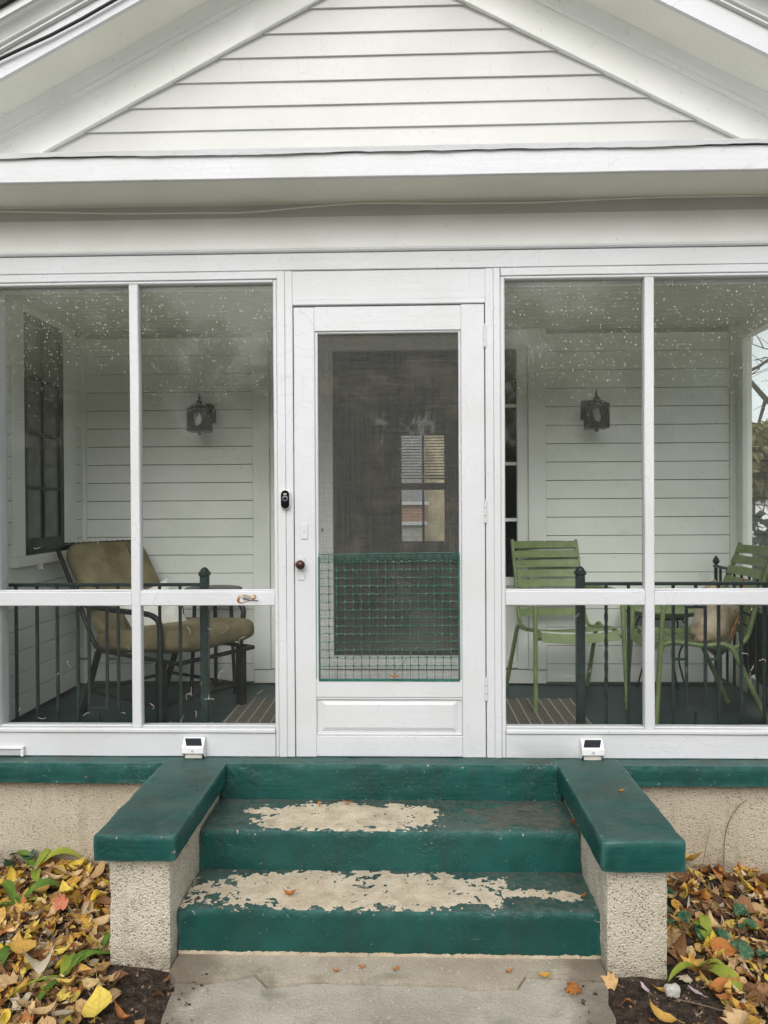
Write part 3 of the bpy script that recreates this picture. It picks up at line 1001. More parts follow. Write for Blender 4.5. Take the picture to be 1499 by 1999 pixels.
# ---- porch interior: ceiling, back wall, left wall
pc = part('porch_ceiling', MB().box(-2.10, 2.10, YW + 0.11, 4.975, 2.252, 2.31), ceiling_paint)
for i in range(16):
    y0 = YW + 0.112 + i * 0.088
    part('ceiling_board', MB().box(-2.09, 2.05, y0 + 0.0015, y0 + 0.0865, 2.240, 2.2515, 0.002), ceiling_paint, pc)
part('beam', MB().box(-2.10, 2.06, YW + 0.101, YW + 0.14, 2.139, 2.2395, 0.003), white_h)
joint_dark = plain('joint_grime', (0.16, 0.16, 0.14), 0.9)
bw = part('porch_back_wall', MB().box(-2.2, XC - 0.905, YB, YB + 0.10, -0.02, 2.60).box(XC + 0.95, 2.10, YB, YB + 0.10, -0.02, 2.60).box(XC - 0.905, XC + 0.95, YB, YB + 0.10, 2.16, 2.60).box(XC - 0.905, XC + 0.95, YB, YB + 0.10, -0.02, 0.10), joint_dark)
EXP = 0.1155
def wall_clap(x0, x1, z0, z1):
    part('clapboard', MB().box(x0, x1, YB - 0.018, YB - 0.0005, z0 + 0.0025, z1 - 0.0045, 0.0015), porch_white, bw, smooth=0)
for k_ in range(19):
    z0 = 0.014 + k_ * EXP
    z1 = min(z0 + EXP + 0.003, 2.235)
    wall_clap(-2.055, -0.9865, z0, z1)
    wall_clap(0.8705, 2.008, z0, z1)
wall_clap(-0.984, 0.868, 0.004, 0.094)
part('corner_board', vboard(-2.098, -2.0565, YB - 0.022, YB, 0.002, 2.238), porch_white_v)
part('corner_board', vboard(2.0095, 2.06, YB - 0.022, YB, 0.002, 2.238), porch_white_v)

# entrance surround on the back wall
es = bpy.data.objects.new('entrance_surround', None)
col.objects.link(es)
es.parent = house
def esp(name, mb, mat, smooth=35): return part(name, mb, mat, es, smooth)
for (a, b) in ((-0.985, -0.877), (0.758, 0.869)):
    esp('casing', vboard(a, b, YB - 0.028, YB + 0.08, 0.097, 2.238), porch_white_v)
for (a, b) in ((-0.876, -0.806), (0.690, 0.757)):
    esp('jamb', vboard(a, b, YB - 0.010, YB + 0.09, 0.097, 2.118), porch_white_v)
for (a, b) in ((-0.566, -0.475), (0.361, 0.450)):
    esp('mullion_post', vboard(a, b, YB - 0.012, YB + 0.09, 0.097, 2.118), porch_white_v)
esp('head', hboard(-0.876, 0.757, YB - 0.020, YB + 0.09, 2.1185, 2.238), porch_white)
esp('threshold', hboard(-0.4745, 0.3605, YB - 0.035, YB + 0.09, 0.098, 0.135), porch_white)
esp('threshold', hboard(-0.4745, 0.3605, YB - 0.012, YB + 0.09, 0.1355, 0.174), porch_white)
for (a, b) in ((-0.8055, -0.5665), (0.4505, 0.6895)):
    esp('sidelight_panel', MB().box(a, b, YB + 0.030, YB + 0.08, 0.098, 0.62), porch_white_v)
    esp('panel_rail', hboard(a, b, YB + 0.004, YB + 0.029, 0.098, 0.146), porch_white)
    esp('panel_rail', hboard(a, b, YB + 0.004, YB + 0.029, 0.503, 0.60), porch_white)
    esp('sidelight_sill', hboard(a, b, YB - 0.004, YB + 0.08, 0.6205, 0.675), porch_white)
    for zz in (1.038, 1.394, 1.762):
        esp('muntin', hboard(a, b, YB + 0.010, YB + 0.040, zz - 0.011, zz + 0.011), porch_white)
    for (c, d) in ((0.6755, 1.0265), (1.0495, 1.3825), (1.4055, 1.7505), (1.7735, 2.118)):
        esp('pane', MB().box(a, b, YB + 0.024, YB + 0.027, c, d), dark_glass)

# glazed storm door in the entrance
sd_ = thing('storm_door', 'dark full-glass inner entrance door at the back of the porch', 'door', (-0.057, YB + 0.03, 0.175))
for (a, b, c, d) in ((-0.4735, -0.452, 0.176, 2.117), (0.338, 0.3595, 0.176, 2.117)):
    obj('stile', vboard(a, b, YB + 0.030, YB + 0.055, c, d), dark_wood, sd_)
for (c, d) in ((0.176, 0.200), (2.06, 2.117)):
    obj('rail', hboard(-0.4515, 0.3375, YB + 0.030, YB + 0.055, c, d), dark_wood, sd_)
obj('glass', MB().box(-0.4515, 0.3375, YB + 0.040, YB + 0.044, 0.2005, 2.0595), clear_glass, sd_)
hd = obj('handle', MB().tube([(0.30, YB + 0.03, 1.02), (0.30, YB + 0.005, 1.03), (0.30, YB + 0.005, 1.14), (0.30, YB + 0.03, 1.15)], 0.006, 8), iron_dark, sd_)

# left wall of the porch with the tall dark window
XL = -2.10
lw_ = part('porch_side_wall', MB().box(XL - 0.10, XL, YW + 0.14, YB, -0.02, 2.60), joint_dark)
def side_clap(y0, y1, z0, z1):
    part('clapboard', MB().box(XL + 0.0005, XL + 0.018, y0, y1, z0 + 0.0025, z1 - 0.0045, 0.0015), porch_white, lw_, smooth=0)
for k_ in range(19):
    z0 = 0.014 + k_ * EXP
    z1 = min(z0 + EXP + 0.003, 2.235)
    if z1 < 0.83:
        side_clap(3.585, 4.857, z0, z1)
    else:
        side_clap(3.585, 3.98, z0, z1)
        side_clap(4.752, 4.857, z0, z1)
sw = bpy.data.objects.new('side_window', None)
col.objects.link(sw)
sw.parent = house
sw['label'] = 'tall dark-sashed window on the left porch wall'
def swp(name, mb, mat): return part(name, mb, mat, sw)
for (a, b) in ((3.982, 4.105), (4.590, 4.750)):
    swp('casing', MB().box(XL + 0.001, XL + 0.028, a, b, 0.872, 2.238, 0.003), porch_white_v)
swp('casing', MB().box(XL + 0.001, XL + 0.028, 4.106, 4.589, 2.201, 2.238, 0.003), porch_white)
swp('sill', MB().box(XL + 0.001, XL + 0.055, 3.96, 4.77, 0.815, 0.871, 0.004), porch_white)
for (a, b) in ((4.106, 4.150), (4.540, 4.589)):
    swp('stile', MB().box(XL + 0.002, XL + 0.022, a, b, 0.872, 2.200, 0.002), sash_green)
swp('bottom_rail', MB().box(XL + 0.002, XL + 0.022, 4.1505, 4.5395, 0.872, 0.960, 0.002), sash_green)
swp('top_rail', MB().box(XL + 0.002, XL + 0.022, 4.1505, 4.5395, 2.145, 2.200, 0.002), sash_green)
swp('muntin', MB().box(XL + 0.004, XL + 0.020, 4.332, 4.352, 0.9605, 2.1445, 0.002), sash_green)
for zz in (1.241, 1.545, 1.850):
    for (a, b) in ((4.1505, 4.3315), (4.3525, 4.5395)):
        swp('muntin', MB().box(XL + 0.004, XL + 0.020, a, b, zz - 0.009, zz + 0.009, 0.002), sash_green)
for (c, d) in ((0.9605, 1.2315), (1.2505, 1.5355), (1.5545, 1.8405), (1.8595, 2.1445)):
    for (a, b) in ((4.151, 4.331), (4.353, 4.539)):
        swp('pane', MB().box(XL + 0.006, XL + 0.009, a, b, c, d), grey_glass)

# right side opening of the porch
ro = bpy.data.objects.new('side_opening', None)
col.objects.link(ro)
ro.parent = house
XR = 2.06
def rop(name, mb, mat): return part(name, mb, mat, ro)
rop('jamb', vboard(XR - 0.01, XR + 0.05, 4.775, 4.865, 0.10, 2.155, 0.004), porch_white_v)
rop('jamb', vboard(XR - 0.01, XR + 0.05, 3.575, 3.64, 0.10, 2.155, 0.004), porch_white_v)
rop('head', MB().box(XR - 0.01, XR + 0.06, 3.575, 4.865, 2.156, 2.239, 0.004), porch_white)
rop('sill', MB().box(XR - 0.02, XR + 0.06, 3.575, 4.865, 0.0, 0.099, 0.004), porch_white)
rop('mullion', MB().box(XR, XR + 0.04, 4.17, 4.21, 0.10, 2.155, 0.004), porch_white_v)
for (a, b) in ((3.641, 4.169), (4.211, 4.774)):
    rop('pane', MB().box(XR + 0.018, XR + 0.021, a, b, 0.1005, 2.1545), side_glass)

# ---- body of the house behind: outer walls, hall seen through the entrance, rear window
part('outer_wall', MB().box(2.00, 2.10, YB + 0.101, 9.10, -0.55, 2.62), white_h)
part('outer_wall', MB().box(-4.6, XL - 0.101, 3.58, 3.68, -0.55, 2.62).box(-4.6, -4.5, 3.681, 9.10, -0.55, 2.62), white_h)
part('wing_roof', MB().hexa([(-4.8, 3.4, 2.60), (-2.5, 3.6, 2.63), (-2.5, 9.3, 2.63), (-4.8, 9.3, 2.60), (-4.8, 3.4, 2.68), (-2.5, 3.6, 2.71), (-2.5, 9.3, 2.71), (-4.8, 9.3, 2.68)]), shingle_mat)
YR = 9.0
wx0, wx1, wz0, wz1 = -0.09, 0.45, 0.69, 1.97
part('rear_wall', MB().box(-4.5, wx0, YR, YR + 0.1, -0.5, 2.62).box(wx1, 2.0, YR, YR + 0.1, -0.5, 2.62).box(wx0, wx1, YR, YR + 0.1, -0.5, wz0).box(wx0, wx1, YR, YR + 0.1, wz1, 2.62), room_wall)
part('hall_wall', MB().box(-1.45, -1.35, YB + 0.101, YR - 0.001, 0.1, 2.55), room_wall)
part('hall_wall', MB().box(1.20, 1.30, YB + 0.101, YR - 0.001, 0.1, 2.55), room_wall)
part('hall_floor', MB().box(-1.349, 1.199, YB + 0.101, YR - 0.001, 0.08, 0.15), room_floor)
part('hall_ceiling', MB().box(-1.45, 1.30, YB + 0.101, YR - 0.001, 2.551, 2.60), room_wall)
rw = bpy.data.objects.new('rear_window', None)
col.objects.link(rw)
rw.parent = house
rw['label'] = 'small bright rear window with half-drawn blind seen through the hall'
def rwp(name, mb, mat): return part(name, mb, mat, rw)
for (a, b) in ((wx0, wx0 + 0.02), (wx1 - 0.02, wx1)):
    rwp('stile', MB().box(a, b, YR + 0.02, YR + 0.06, wz0, wz1, 0.002), dark_wood)
for (c, d) in ((wz0, wz0 + 0.02), (1.312, 1.394), (wz1 - 0.02, wz1)):
    rwp('rail', MB().box(wx0 + 0.0205, wx1 - 0.0205, YR + 0.02, YR + 0.06, c, d, 0.002), dark_wood)
for (c, d) in ((wz0 + 0.0205, 1.3115), (1.3945, wz1 - 0.0205)):
    rwp('muntin', MB().box(0.168, 0.196, YR + 0.03, YR + 0.05, c, d, 0.002), dark_wood)
    for (a, b) in ((wx0 + 0.0205, 0.1675), (0.1965, wx1 - 0.0205)):
        rwp('pane', MB().box(a, b, YR + 0.038, YR + 0.041, c, d), clear_glass)
for i in range(16):
    zz = 1.945 - i * 0.0335
    mb = MB().hexa([(wx0 + 0.01, YR - 0.030, zz), (wx1 - 0.01, YR - 0.030, zz - (0.012 if i > 13 else 0)), (wx1 - 0.01, YR - 0.008, zz + 0.010), (wx0 + 0.01, YR - 0.008, zz + 0.010),
                    (wx0 + 0.01, YR - 0.030, zz + 0.002), (wx1 - 0.01, YR - 0.030, zz + 0.002), (wx1 - 0.01, YR - 0.008, zz + 0.012), (wx0 + 0.01, YR - 0.008, zz + 0.012)])
    rwp('slat', mb, curtain_mat)

cab = thing('cabinet', 'dark cabinet standing in the dim hall behind the glass door', 'cabinet', (-0.2, 7.1, 0.15))
obj('body', MB().box(-0.46, 0.02, 6.95, 7.30, 0.24, 0.66, 0.006), dark_wood, cab)
for (x, y) in ((-0.44, 6.97), (0.0, 6.97), (-0.44, 7.28), (0.0, 7.28)):
    obj('leg', MB().box(x - 0.018, x + 0.018, y - 0.018, y + 0.018, 0.151, 0.2395, 0.003), dark_wood, cab)
for a in (-0.45, -0.215):
    obj('drawer', MB().box(a, a + 0.225, 6.938, 6.9495, 0.30, 0.62, 0.004), dark_wood, cab)

# ================================================================== SCREEN DOOR
door = thing('screen_door', 'white wooden screen door with green wire guard and bronze knob', 'door', (XC, YW + 0.02, 0.0))
dx0, dx1, dz1 = -0.5095, 0.3445, 2.024
YD = YW + 0.003
def dp(name, mb, mat, parent=None, smooth=35): return obj(name, mb, mat, parent or door, smooth=smooth)
def dtop(x): return dz1 + 0.0045 * (x - dx0) / (dx1 - dx0)
dp('stile', vboard(dx0, -0.4155, YD, YD + 0.034, 0.004, dtop(dx0)), white_v)
dp('stile', vboard(0.2405, dx1, YD, YD + 0.034, 0.004, dtop(dx1)), white_v)
dp('rail', hboard(-0.415, 0.240, YD + 0.0006, YD + 0.034, 1.916, 2.026), white_h)
dp('rail', hboard(-0.415, 0.240, YD + 0.0006, YD + 0.034, 0.270, 0.349), white_h)
dp('rail', hboard(-0.415, 0.240, YD + 0.0006, YD + 0.034, 0.004, 0.098), white_h)
pn = dp('panel', MB().box(-0.4145, 0.2395, YD + 0.014, YD + 0.030, 0.0985, 0.2695), white_h)
# raised field with sloped margins, moulding round it
dp('panel_field', MB().hexa([(-0.395, YD + 0.0137, 0.116), (0.220, YD + 0.0137, 0.116), (0.220, YD + 0.0137, 0.252), (-0.395, YD + 0.0137, 0.252), (-0.375, YD + 0.006, 0.134), (0.200, YD + 0.006, 0.134), (0.200, YD + 0.006, 0.236), (-0.375, YD + 0.006, 0.236)]), white_h, pn, smooth=0)
for (c, d) in ((0.0988, 0.1085), (0.2595, 0.2692)):
    dp('moulding', hboard(-0.414, 0.239, YD + 0.004, YD + 0.0135, c, d, 0.003), white_h, pn)
# bead round the screen
for (a, b) in ((-0.415, -0.402), (0.229, 0.240)):
    dp('screen_bead', vboard(a, b, YD + 0.006, YD + 0.030, 0.3495, 1.9155, 0.004), white_v)
dp('screen_bead', hboard(-0.4015, 0.2285, YD + 0.006, YD + 0.030, 1.906, 1.9155, 0.004), white_h)
dp('screen', MB().box(-0.4015, 0.2285, YD + 0.0215, YD + 0.0220, 0.3495, 1.9055), mesh_mat, smooth=0)
# knob, plates
kn2 = MB().lathe([(0.001, -0.0465), (0.010, -0.0455), (0.0170, -0.0415), (0.0210, -0.033), (0.0205, -0.025), (0.015, -0.018), (0.0095, -0.014), (0.0090, -0.002)], (-0.481, YD, 0.871), 24, 'y')
kn = dp('knob', kn2, bronze)
dp('plate', MB().box(-0.496, -0.464, YD - 0.004, YD - 0.0004, 0.800, 0.905, 0.002), white_v, kn)
kp = dp('keyhole_plate', MB().box(-0.482, -0.4495, YD - 0.005, YD - 0.0004, 0.985, 1.053, 0.002), white_v)
dp('keyhole', MB().lathe([(0.0045, -0.0055), (0.0045, -0.0052)], (-0.466, YD, 1.018), 10, 'y'), sensor_mat, kp)
dp('latch', MB().box(-0.5118, -0.5075, YD - 0.004, YD + 0.01, 0.862, 0.884, 0.001), rust_mat, kn)
for zc in (1.887, 1.104, 0.309):
    hg = dp('hinge', MB().lathe([(0.006, -0.048), (0.006, 0.048)], (0.3465, YD - 0.004, zc), 12), white_v)
    for q in (-0.052, 0.049):
        dp('hinge_tip', MB().lathe([(0.0025, 0), (0.0045, 0.001), (0.0045, 0.003), (0.002, 0.0045)], (0.3465, YD - 0.004, zc + q), 10), white_v, hg)
    for q in (-0.018, 0.018):
        dp('hinge_joint', MB().lathe([(0.0063, -0.0009), (0.0063, 0.0009)], (0.3465, YD - 0.004, zc + q), 12), rust_mat if zc < 1.5 else sensor_mat, hg)
# green wire guard over the lower half of the screen
YG = YD + 0.004
gd = dp('wire_guard', MB().box(-0.4045, -0.3975, YG - 0.006, YG + 0.004, 0.351, 0.905, 0.001).box(0.2235, 0.2300, YG - 0.006, YG + 0.004, 0.351, 0.915, 0.001).box(-0.4045, 0.2300, YG - 0.006, YG + 0.008, 0.3435, 0.3535, 0.001), wire_green)
colx = [-0.3575 + i * 0.03655 for i in range(16)]
rowz = [0.880 - i * 0.0360 for i in range(14)] 
wr_ = random.Random(11)
for i, x in enumerate(colx):
    pts, rad = [], []
    zz = 0.352
    while zz < 0.921:
        near = min(abs(zz - q) for q in rowz)
        pts.append((x + 0.0010 * math.sin(zz * 60 + i) + 0.0012 * noise.noise((i * 3.0, zz * 6, 0)), YG + 0.002 * math.cos(zz * 87), zz))
        rad.append(0.0014 + 0.0020 * max(0, 1 - near / 0.007))
        zz += 0.006
    dp('wire', MB().tube(pts, 0.0015, 5, rad), wire_green, gd)
for i, zr in enumerate(rowz):
    pts, rad = [], []
    x = -0.400
    while x < 0.2265:
        near = min(abs(x - q) for q in colx)
        u = (x - colx[0]) / 0.03655
        pts.append((x, YG - 0.002 * math.cos(u * 6.283), zr + 0.0020 * math.cos(u * 6.283 + i) - 0.001 + 0.002 * noise.noise((x * 7, i * 2.0, 0)) + 0.007 * (x + 0.4)))
        rad.append(0.0014 + 0.0020 * max(0, 1 - near / 0.007))
        x += 0.006
    dp('wire', MB().tube(pts, 0.0015, 5, rad), wire_green, gd)
dp('wire', MB().tube([(-0.4025 + 0.0316 * i, YG - 0.001, 0.914 + 0.0004 * i + 0.0008 * math.sin(i * 1.7)) for i in range(21)], 0.0022, 6), wire_green, gd)
for i in range(17):
    cx_, cz_ = -0.3775 + i * 0.0366, 0.8955 + 0.00035 * i
    ph = wr_.uniform(-0.3, 0.3)
    pts = []
    for q in range(26):
        a = math.pi * 0.5 - q * 0.46 + ph
        r_ = 0.0125 * (1 - q / 30.0)
        pts.append((cx_ + r_ * math.cos(a) * 1.05, YG - 0.001, cz_ + r_ * math.sin(a)))
    lead = [(cx_ - 0.0185, YG, 0.878), (cx_ - 0.0165, YG, 0.897), (cx_ - 0.0105, YG, 0.9085)]
    dp('scroll', MB().tube(lead + pts, 0.0013, 5), wire_green, gd)

# ================================================================== STEPS
steps = thing('concrete_steps', 'green painted concrete steps with worn patches and stub side walls', 'steps', (XC, 2.9, GZ))
SX0, SX1 = -0.838, 0.672
obj('step', rough_box(SX0 - 0.002, SX1 + 0.006, 3.034, 3.40, -0.50, -0.157, 0.02, 0.013, 0.004, seed=11), green_worn, steps)
obj('step', rough_box(SX0 - 0.004, SX1 + 0.008, 2.734, 3.06, -0.50, -0.315, 0.02, 0.013, 0.004, seed=21), green_worn, steps)
for (x0, x1, c0, c1, yf, zc, sd) in ((-1.062, -0.842, -1.092, -0.803, 2.667, -0.090, 31), (0.676, 0.886, 0.645, 0.930, 2.652, -0.107, 41)):
    pr = obj('side_wall', rough_box(x0, x1, yf, 3.418, -0.60, zc - 0.001, 0.022, 0.012, 0.006, 18, seed=sd), dash_pier, steps)
    obj('cap', rough_box(c0, c1, 2.606 if sd < 40 else 2.596, 3.4385, zc, 0.0022, 0.014, 0.012, 0.0022, 24, seed=sd + 3), green_slab, pr)

# ================================================================== RAILINGS
def sq(mb, x, y, z0, z1, w=0.0065):
    return mb.box(x - w, x + w, y - w, y + w, z0, z1, 0.001)
def post(parent, x, y, h=0.80):
    p = obj('post', MB().box(x - 0.0195, x + 0.0195, y - 0.0195, y + 0.0195, 0.002, h, 0.003), iron_green, parent)
    obj('cap', MB().box(x - 0.025, x + 0.025, y - 0.025, y + 0.025, h + 0.0003, h + 0.024, 0.006).lathe([(0.022, 0.0243), (0.017, 0.034), (0.008, 0.041), (0.002, 0.043)], (x, y, h), 12), iron_green, p)
    return p
YRL = 3.65
def front_rail(x_post, xs, orn, x_end, label, twist=()):
    t = thing('iron_railing', label, 'railing', (x_post, YRL, 0.0))
    post(t, x_post, YRL)
    a, b = sorted((x_post, x_end))
    obj('top_rail', MB().box(a + 0.02, b - 0.02, YRL - 0.014, YRL + 0.014, 0.752, 0.767, 0.003), iron_green, t)
    obj('bottom_rail', MB().box(a + 0.02, b - 0.02, YRL - 0.010, YRL + 0.010, 0.060, 0.074, 0.002), iron_green, t)
    for x in xs:
        if x in twist:
            pts = []
            mb = MB()
            n = 40
            prev = None
            ring = []
            for i in range(n + 1):
                zz = 0.0745 + (0.7515 - 0.0745) * i / n
                ang = 0 if zz < 0.22 or zz > 0.62 else (zz - 0.22) * 26
                for q in range(4):
                    aa = ang + math.pi / 4 + q * math.pi / 2
                    ring.append((x + 0.0092 * math.cos(aa), YRL + 0.0092 * math.sin(aa), zz))
            fs = [(i * 4 + q, i * 4 + (q + 1) % 4, (i + 1) * 4 + (q + 1) % 4, (i + 1) * 4 + q) for i in range(n) for q in range(4)]
            obj('baluster', mb.add(ring, fs), iron_green, t)
        else:
            obj('baluster', sq(MB(), x, YRL, 0.0745, 0.7515), iron_green, t)
    x = orn
    mb = MB()
    sq(mb, x, YRL, 0.6565, 0.7515)
    sq(mb, x, YRL, 0.0745, 0.158)
    for s_ in (-1, 1):
        sq(mb, x + s_ * 0.044, YRL, 0.1715, 0.6425)
        mb.box(x + s_ * 0.051, x + s_ * 0.098, YRL - 0.005, YRL + 0.005, 0.398, 0.409, 0.001)
    mb.box(x - 0.0505, x + 0.0505, YRL - 0.0065, YRL + 0.0065, 0.643, 0.656, 0.001)
    mb.box(x - 0.0505, x + 0.0505, YRL - 0.0065, YRL + 0.0065, 0.1585, 0.171, 0.001)
    obj('ornament', mb, iron_green, t)
    return t
front_rail(-0.975, [-1.094, -1.193, -1.294, -1.395, -1.592, -1.692, -1.791, -1.893, -1.993], -1.494, -2.07, 'dark green iron railing in front of the cushioned lounge chair')
front_rail(0.811, [0.932, 1.037, 1.141, 1.245, 1.456, 1.561, 1.667, 1.772], 1.350, 1.90, 'dark green iron railing in front of the slatted green chairs', (0.932,))
sr = thing('iron_railing', 'dark green iron side railing with leaf finial at the right porch end', 'railing', (1.90, 4.25, 0.0))
obj('top_rail', MB().box(1.886, 1.914, 3.636, 4.815, 0.740, 0.755, 0.003), iron_green, sr)
obj('bottom_rail', MB().box(1.890, 1.910, 3.636, 4.80, 0.060, 0.074, 0.002), iron_green, sr)
post(sr, 1.90, 3.615, 0.80)
for i in range(11):
    obj('baluster', sq(MB(), 1.90, 4.735 - i * 0.099, 0.0745, 0.7395), iron_green, sr)
obj('baluster', sq(MB(), 1.90, 4.805, 0.002, 0.7395, 0.008), iron_green, sr)
obj('finial', MB().lathe([(0.006, 0.0), (0.010, 0.006), (0.020, 0.018), (0.021, 0.026), (0.014, 0.040), (0.006, 0.052), (0.001, 0.060)], (1.90, 4.80, 0.7555), 12), iron_green, sr)

# ================================================================== WALL LANTERNS
def lantern(x, label):
    y, zb = 4.675, 1.590
    t = thing('wall_lantern', label, 'lantern', (x, YB - 0.015, 1.70), group='lanterns beside the entrance')
    obj('back_plate', MB().box(x - 0.055, x + 0.055, YB - 0.040, YB - 0.0145, 1.662, 1.785, 0.006), iron_dark, t)
    obj('arm', MB().tube([(x, YB - 0.04, 1.735), (x, YB - 0.09, 1.752), (x, y + 0.06, 1.748), (x, y + 0.02, 1.742)], 0.010, 8), iron_dark, t)
    h = 0.057
    cg = MB()
    for sx in (-1, 1):
        for sy in (-1, 1):
            cg.box(x + sx * h - 0.006, x + sx * h + 0.006, y + sy * h - 0.006, y + sy * h + 0.006, zb + 0.0125, zb + 0.1395, 0.001)
    # scrolled corners inside the glass frame
    for sy in (-1, 1):
        for sx in (-1, 1):
            for (zc, s2) in ((zb + 0.026, 1), (zb + 0.126, -1)):
                cg.tube([(x + sx * 0.050, y + sy * h, zc + s2 * 0.022), (x + sx * 0.036, y + sy * h, zc + s2 * 0.014), (x + sx * 0.022, y + sy * h, zc - s2 * 0.006)], 0.0055, 5)
                cg.tube([(x + sy * h, y + sx * 0.050, zc + s2 * 0.022), (x + sy * h, y + sx * 0.036, zc + s2 * 0.014), (x + sy * h, y + sx * 0.022, zc - s2 * 0.006)], 0.0055, 5)
    for (ax, sg) in ((0, -1), (0, 1), (1, -1), (1, 1)):
        m_ = 20
        ring = []
        for q in range(m_):
            a = 2 * math.pi * q / m_
            ca, sa = math.cos(a), math.sin(a)
            k_ = 1 / max(abs(ca), abs(sa))
            for (fu, fw_) in ((0.050 * ca * k_, 0.0630 * sa * k_), (0.031 * ca, 0.042 * sa)):
                for off in (-0.002, 0.002):
                    zz = zb + 0.076 + fw_
                    ring.append((x + fu, y + sg * h + off, zz) if ax == 0 else (x + sg * h + off, y + fu, zz))
        fs = []
        for q in range(m_):
            a, b = q * 4, ((q + 1) % m_) * 4
            fs += [(a, b, b + 2, a + 2), (a + 1, a + 3, b + 3, b + 1), (a + 2, b + 2, b + 3, a + 3), (a, a + 1, b + 1, b)]
        cg.add(ring, fs)
    obj('cage', cg, iron_dark, t)
    obj('base', MB().box(x - h - 0.007, x + h + 0.007, y - h - 0.007, y + h + 0.007, zb, zb + 0.012, 0.003).lathe([(0.004, -0.022), (0.010, -0.014), (0.016, -0.0005)], (x, y, zb), 12), iron_dark, t)
    k = h + 0.010
    r_ = obj('roof', MB().hexa([(x - k, y - k, zb + 0.140), (x + k, y - k, zb + 0.140), (x + k, y + k, zb + 0.140), (x - k, y + k, zb + 0.140), (x - 0.022, y - 0.022, zb + 0.172), (x + 0.022, y - 0.022, zb + 0.172), (x + 0.022, y + 0.022, zb + 0.172), (x - 0.022, y + 0.022, zb + 0.172)]), iron_dark, t, smooth=0)
    obj('finial', MB().lathe([(0.021, 0.1722), (0.019, 0.186), (0.012, 0.194), (0.006, 0.198), (0.009, 0.204), (0.010, 0.212), (0.005, 0.224), (0.0015, 0.238)], (x, y, zb), 12), iron_dark, r_)
    obj('glass', MB().box(x - h + 0.007, x + h - 0.007, y - h + 0.007, y + h - 0.007, zb + 0.0125, zb + 0.1395), clear_glass, t)
    obj('bulb', MB().lathe([(0.006, 0.020), (0.020, 0.040), (0.027, 0.062), (0.022, 0.085), (0.012, 0.100), (0.010, 0.120)], (x, y, zb), 14), diffuser_mat, t)
lantern(-1.272, 'black wall lantern above the cushioned lounge chair')
lantern(1.140, 'black wall lantern above the green slatted chairs')

# ================================================================== SOLAR LIGHTS, DOORBELL, SMALL FIXTURES
def solar(x, label, tilt):
    t = thing('solar_light', label, 'solar light', (x, YW - 0.001, 0.004), group='solar lights on the sill boards')
    w, yb = 0.048, YW - 0.0025
    bz0, bz1, bz2 = 0.026, 0.060, 0.092
    mb = MB()
    prof = [(yb, bz0), (yb - 0.040, bz0), (yb - 0.047, bz0 + 0.006), (yb - 0.047, bz1 - 0.004), (yb - 0.044, bz1), (yb - 0.012, bz2), (yb, bz2)]
    mb.sweep(prof, 'x', x - w, x + w, 1)
    b = obj('body', mb, white_plastic, t)
    def slope(u, v, o):      # point on the sloping top: u across, v up the slope, o outwards
        y = yb - 0.044 + 0.032 * v
        zz = bz1 + (bz2 - bz1) * v
        return (x + u, y - 0.707 * o, zz + 0.707 * o)
    s_ = 0.036
    k = 0.006 * tilt
    obj('solar_panel', MB().hexa([slope(-s_ + k, 0.12, 0.0003), slope(s_ + k, 0.12, 0.0003), slope(s_ - k, 0.92, 0.0003), slope(-s_ - k, 0.92, 0.0003), slope(-s_ + k, 0.12, 0.0015), slope(s_ + k, 0.12, 0.0015), slope(s_ - k, 0.92, 0.0015), slope(-s_ - k, 0.92, 0.0015)]), solar_mat, t, smooth=0)
    obj('sensor', MB().lathe([(0.006, -0.0495), (0.006, -0.0468)], (x, yb, 0.043), 14, 'y'), sensor_mat, t)
    obj('diffuser', MB().box(x - 0.038, x + 0.038, yb - 0.034, yb, 0.005, 0.0255, 0.002), diffuser_mat, t)
    for s2 in (-1, 1):
        obj('cheek', MB().hexa([(x + s2 * 0.046, yb - 0.012, 0.003), (x + s2 * 0.048, yb - 0.012, 0.003), (x + s2 * 0.048, yb, 0.003), (x + s2 * 0.046, yb, 0.003), (x + s2 * 0.043, yb - 0.038, 0.0257), (x + s2 * 0.048, yb - 0.038, 0.0257), (x + s2 * 0.048, yb, 0.0257), (x + s2 * 0.043, yb, 0.0257)]), white_plastic, t, smooth=0)
solar(-0.966, 'small white solar light on the sill board above the left step cap', 1)
solar(0.809, 'small white solar light on the sill board above the right step cap', -1)
fx = thing('sill_fixture', 'low white rectangular fixture at the left end of the sill board', 'fixture', (-1.82, YW, 0.003))
obj('frame', MB().box(-1.90, -1.748, YW - 0.020, YW - 0.0025, 0.036, 0.050, 0.003).box(-1.762, -1.748, YW - 0.020, YW - 0.0025, 0.004, 0.0355, 0.003), white_plastic, fx)
obj('lens', MB().box(-1.899, -1.7625, YW - 0.012, YW - 0.0025, 0.006, 0.0355, 0.002), sensor_mat, fx)

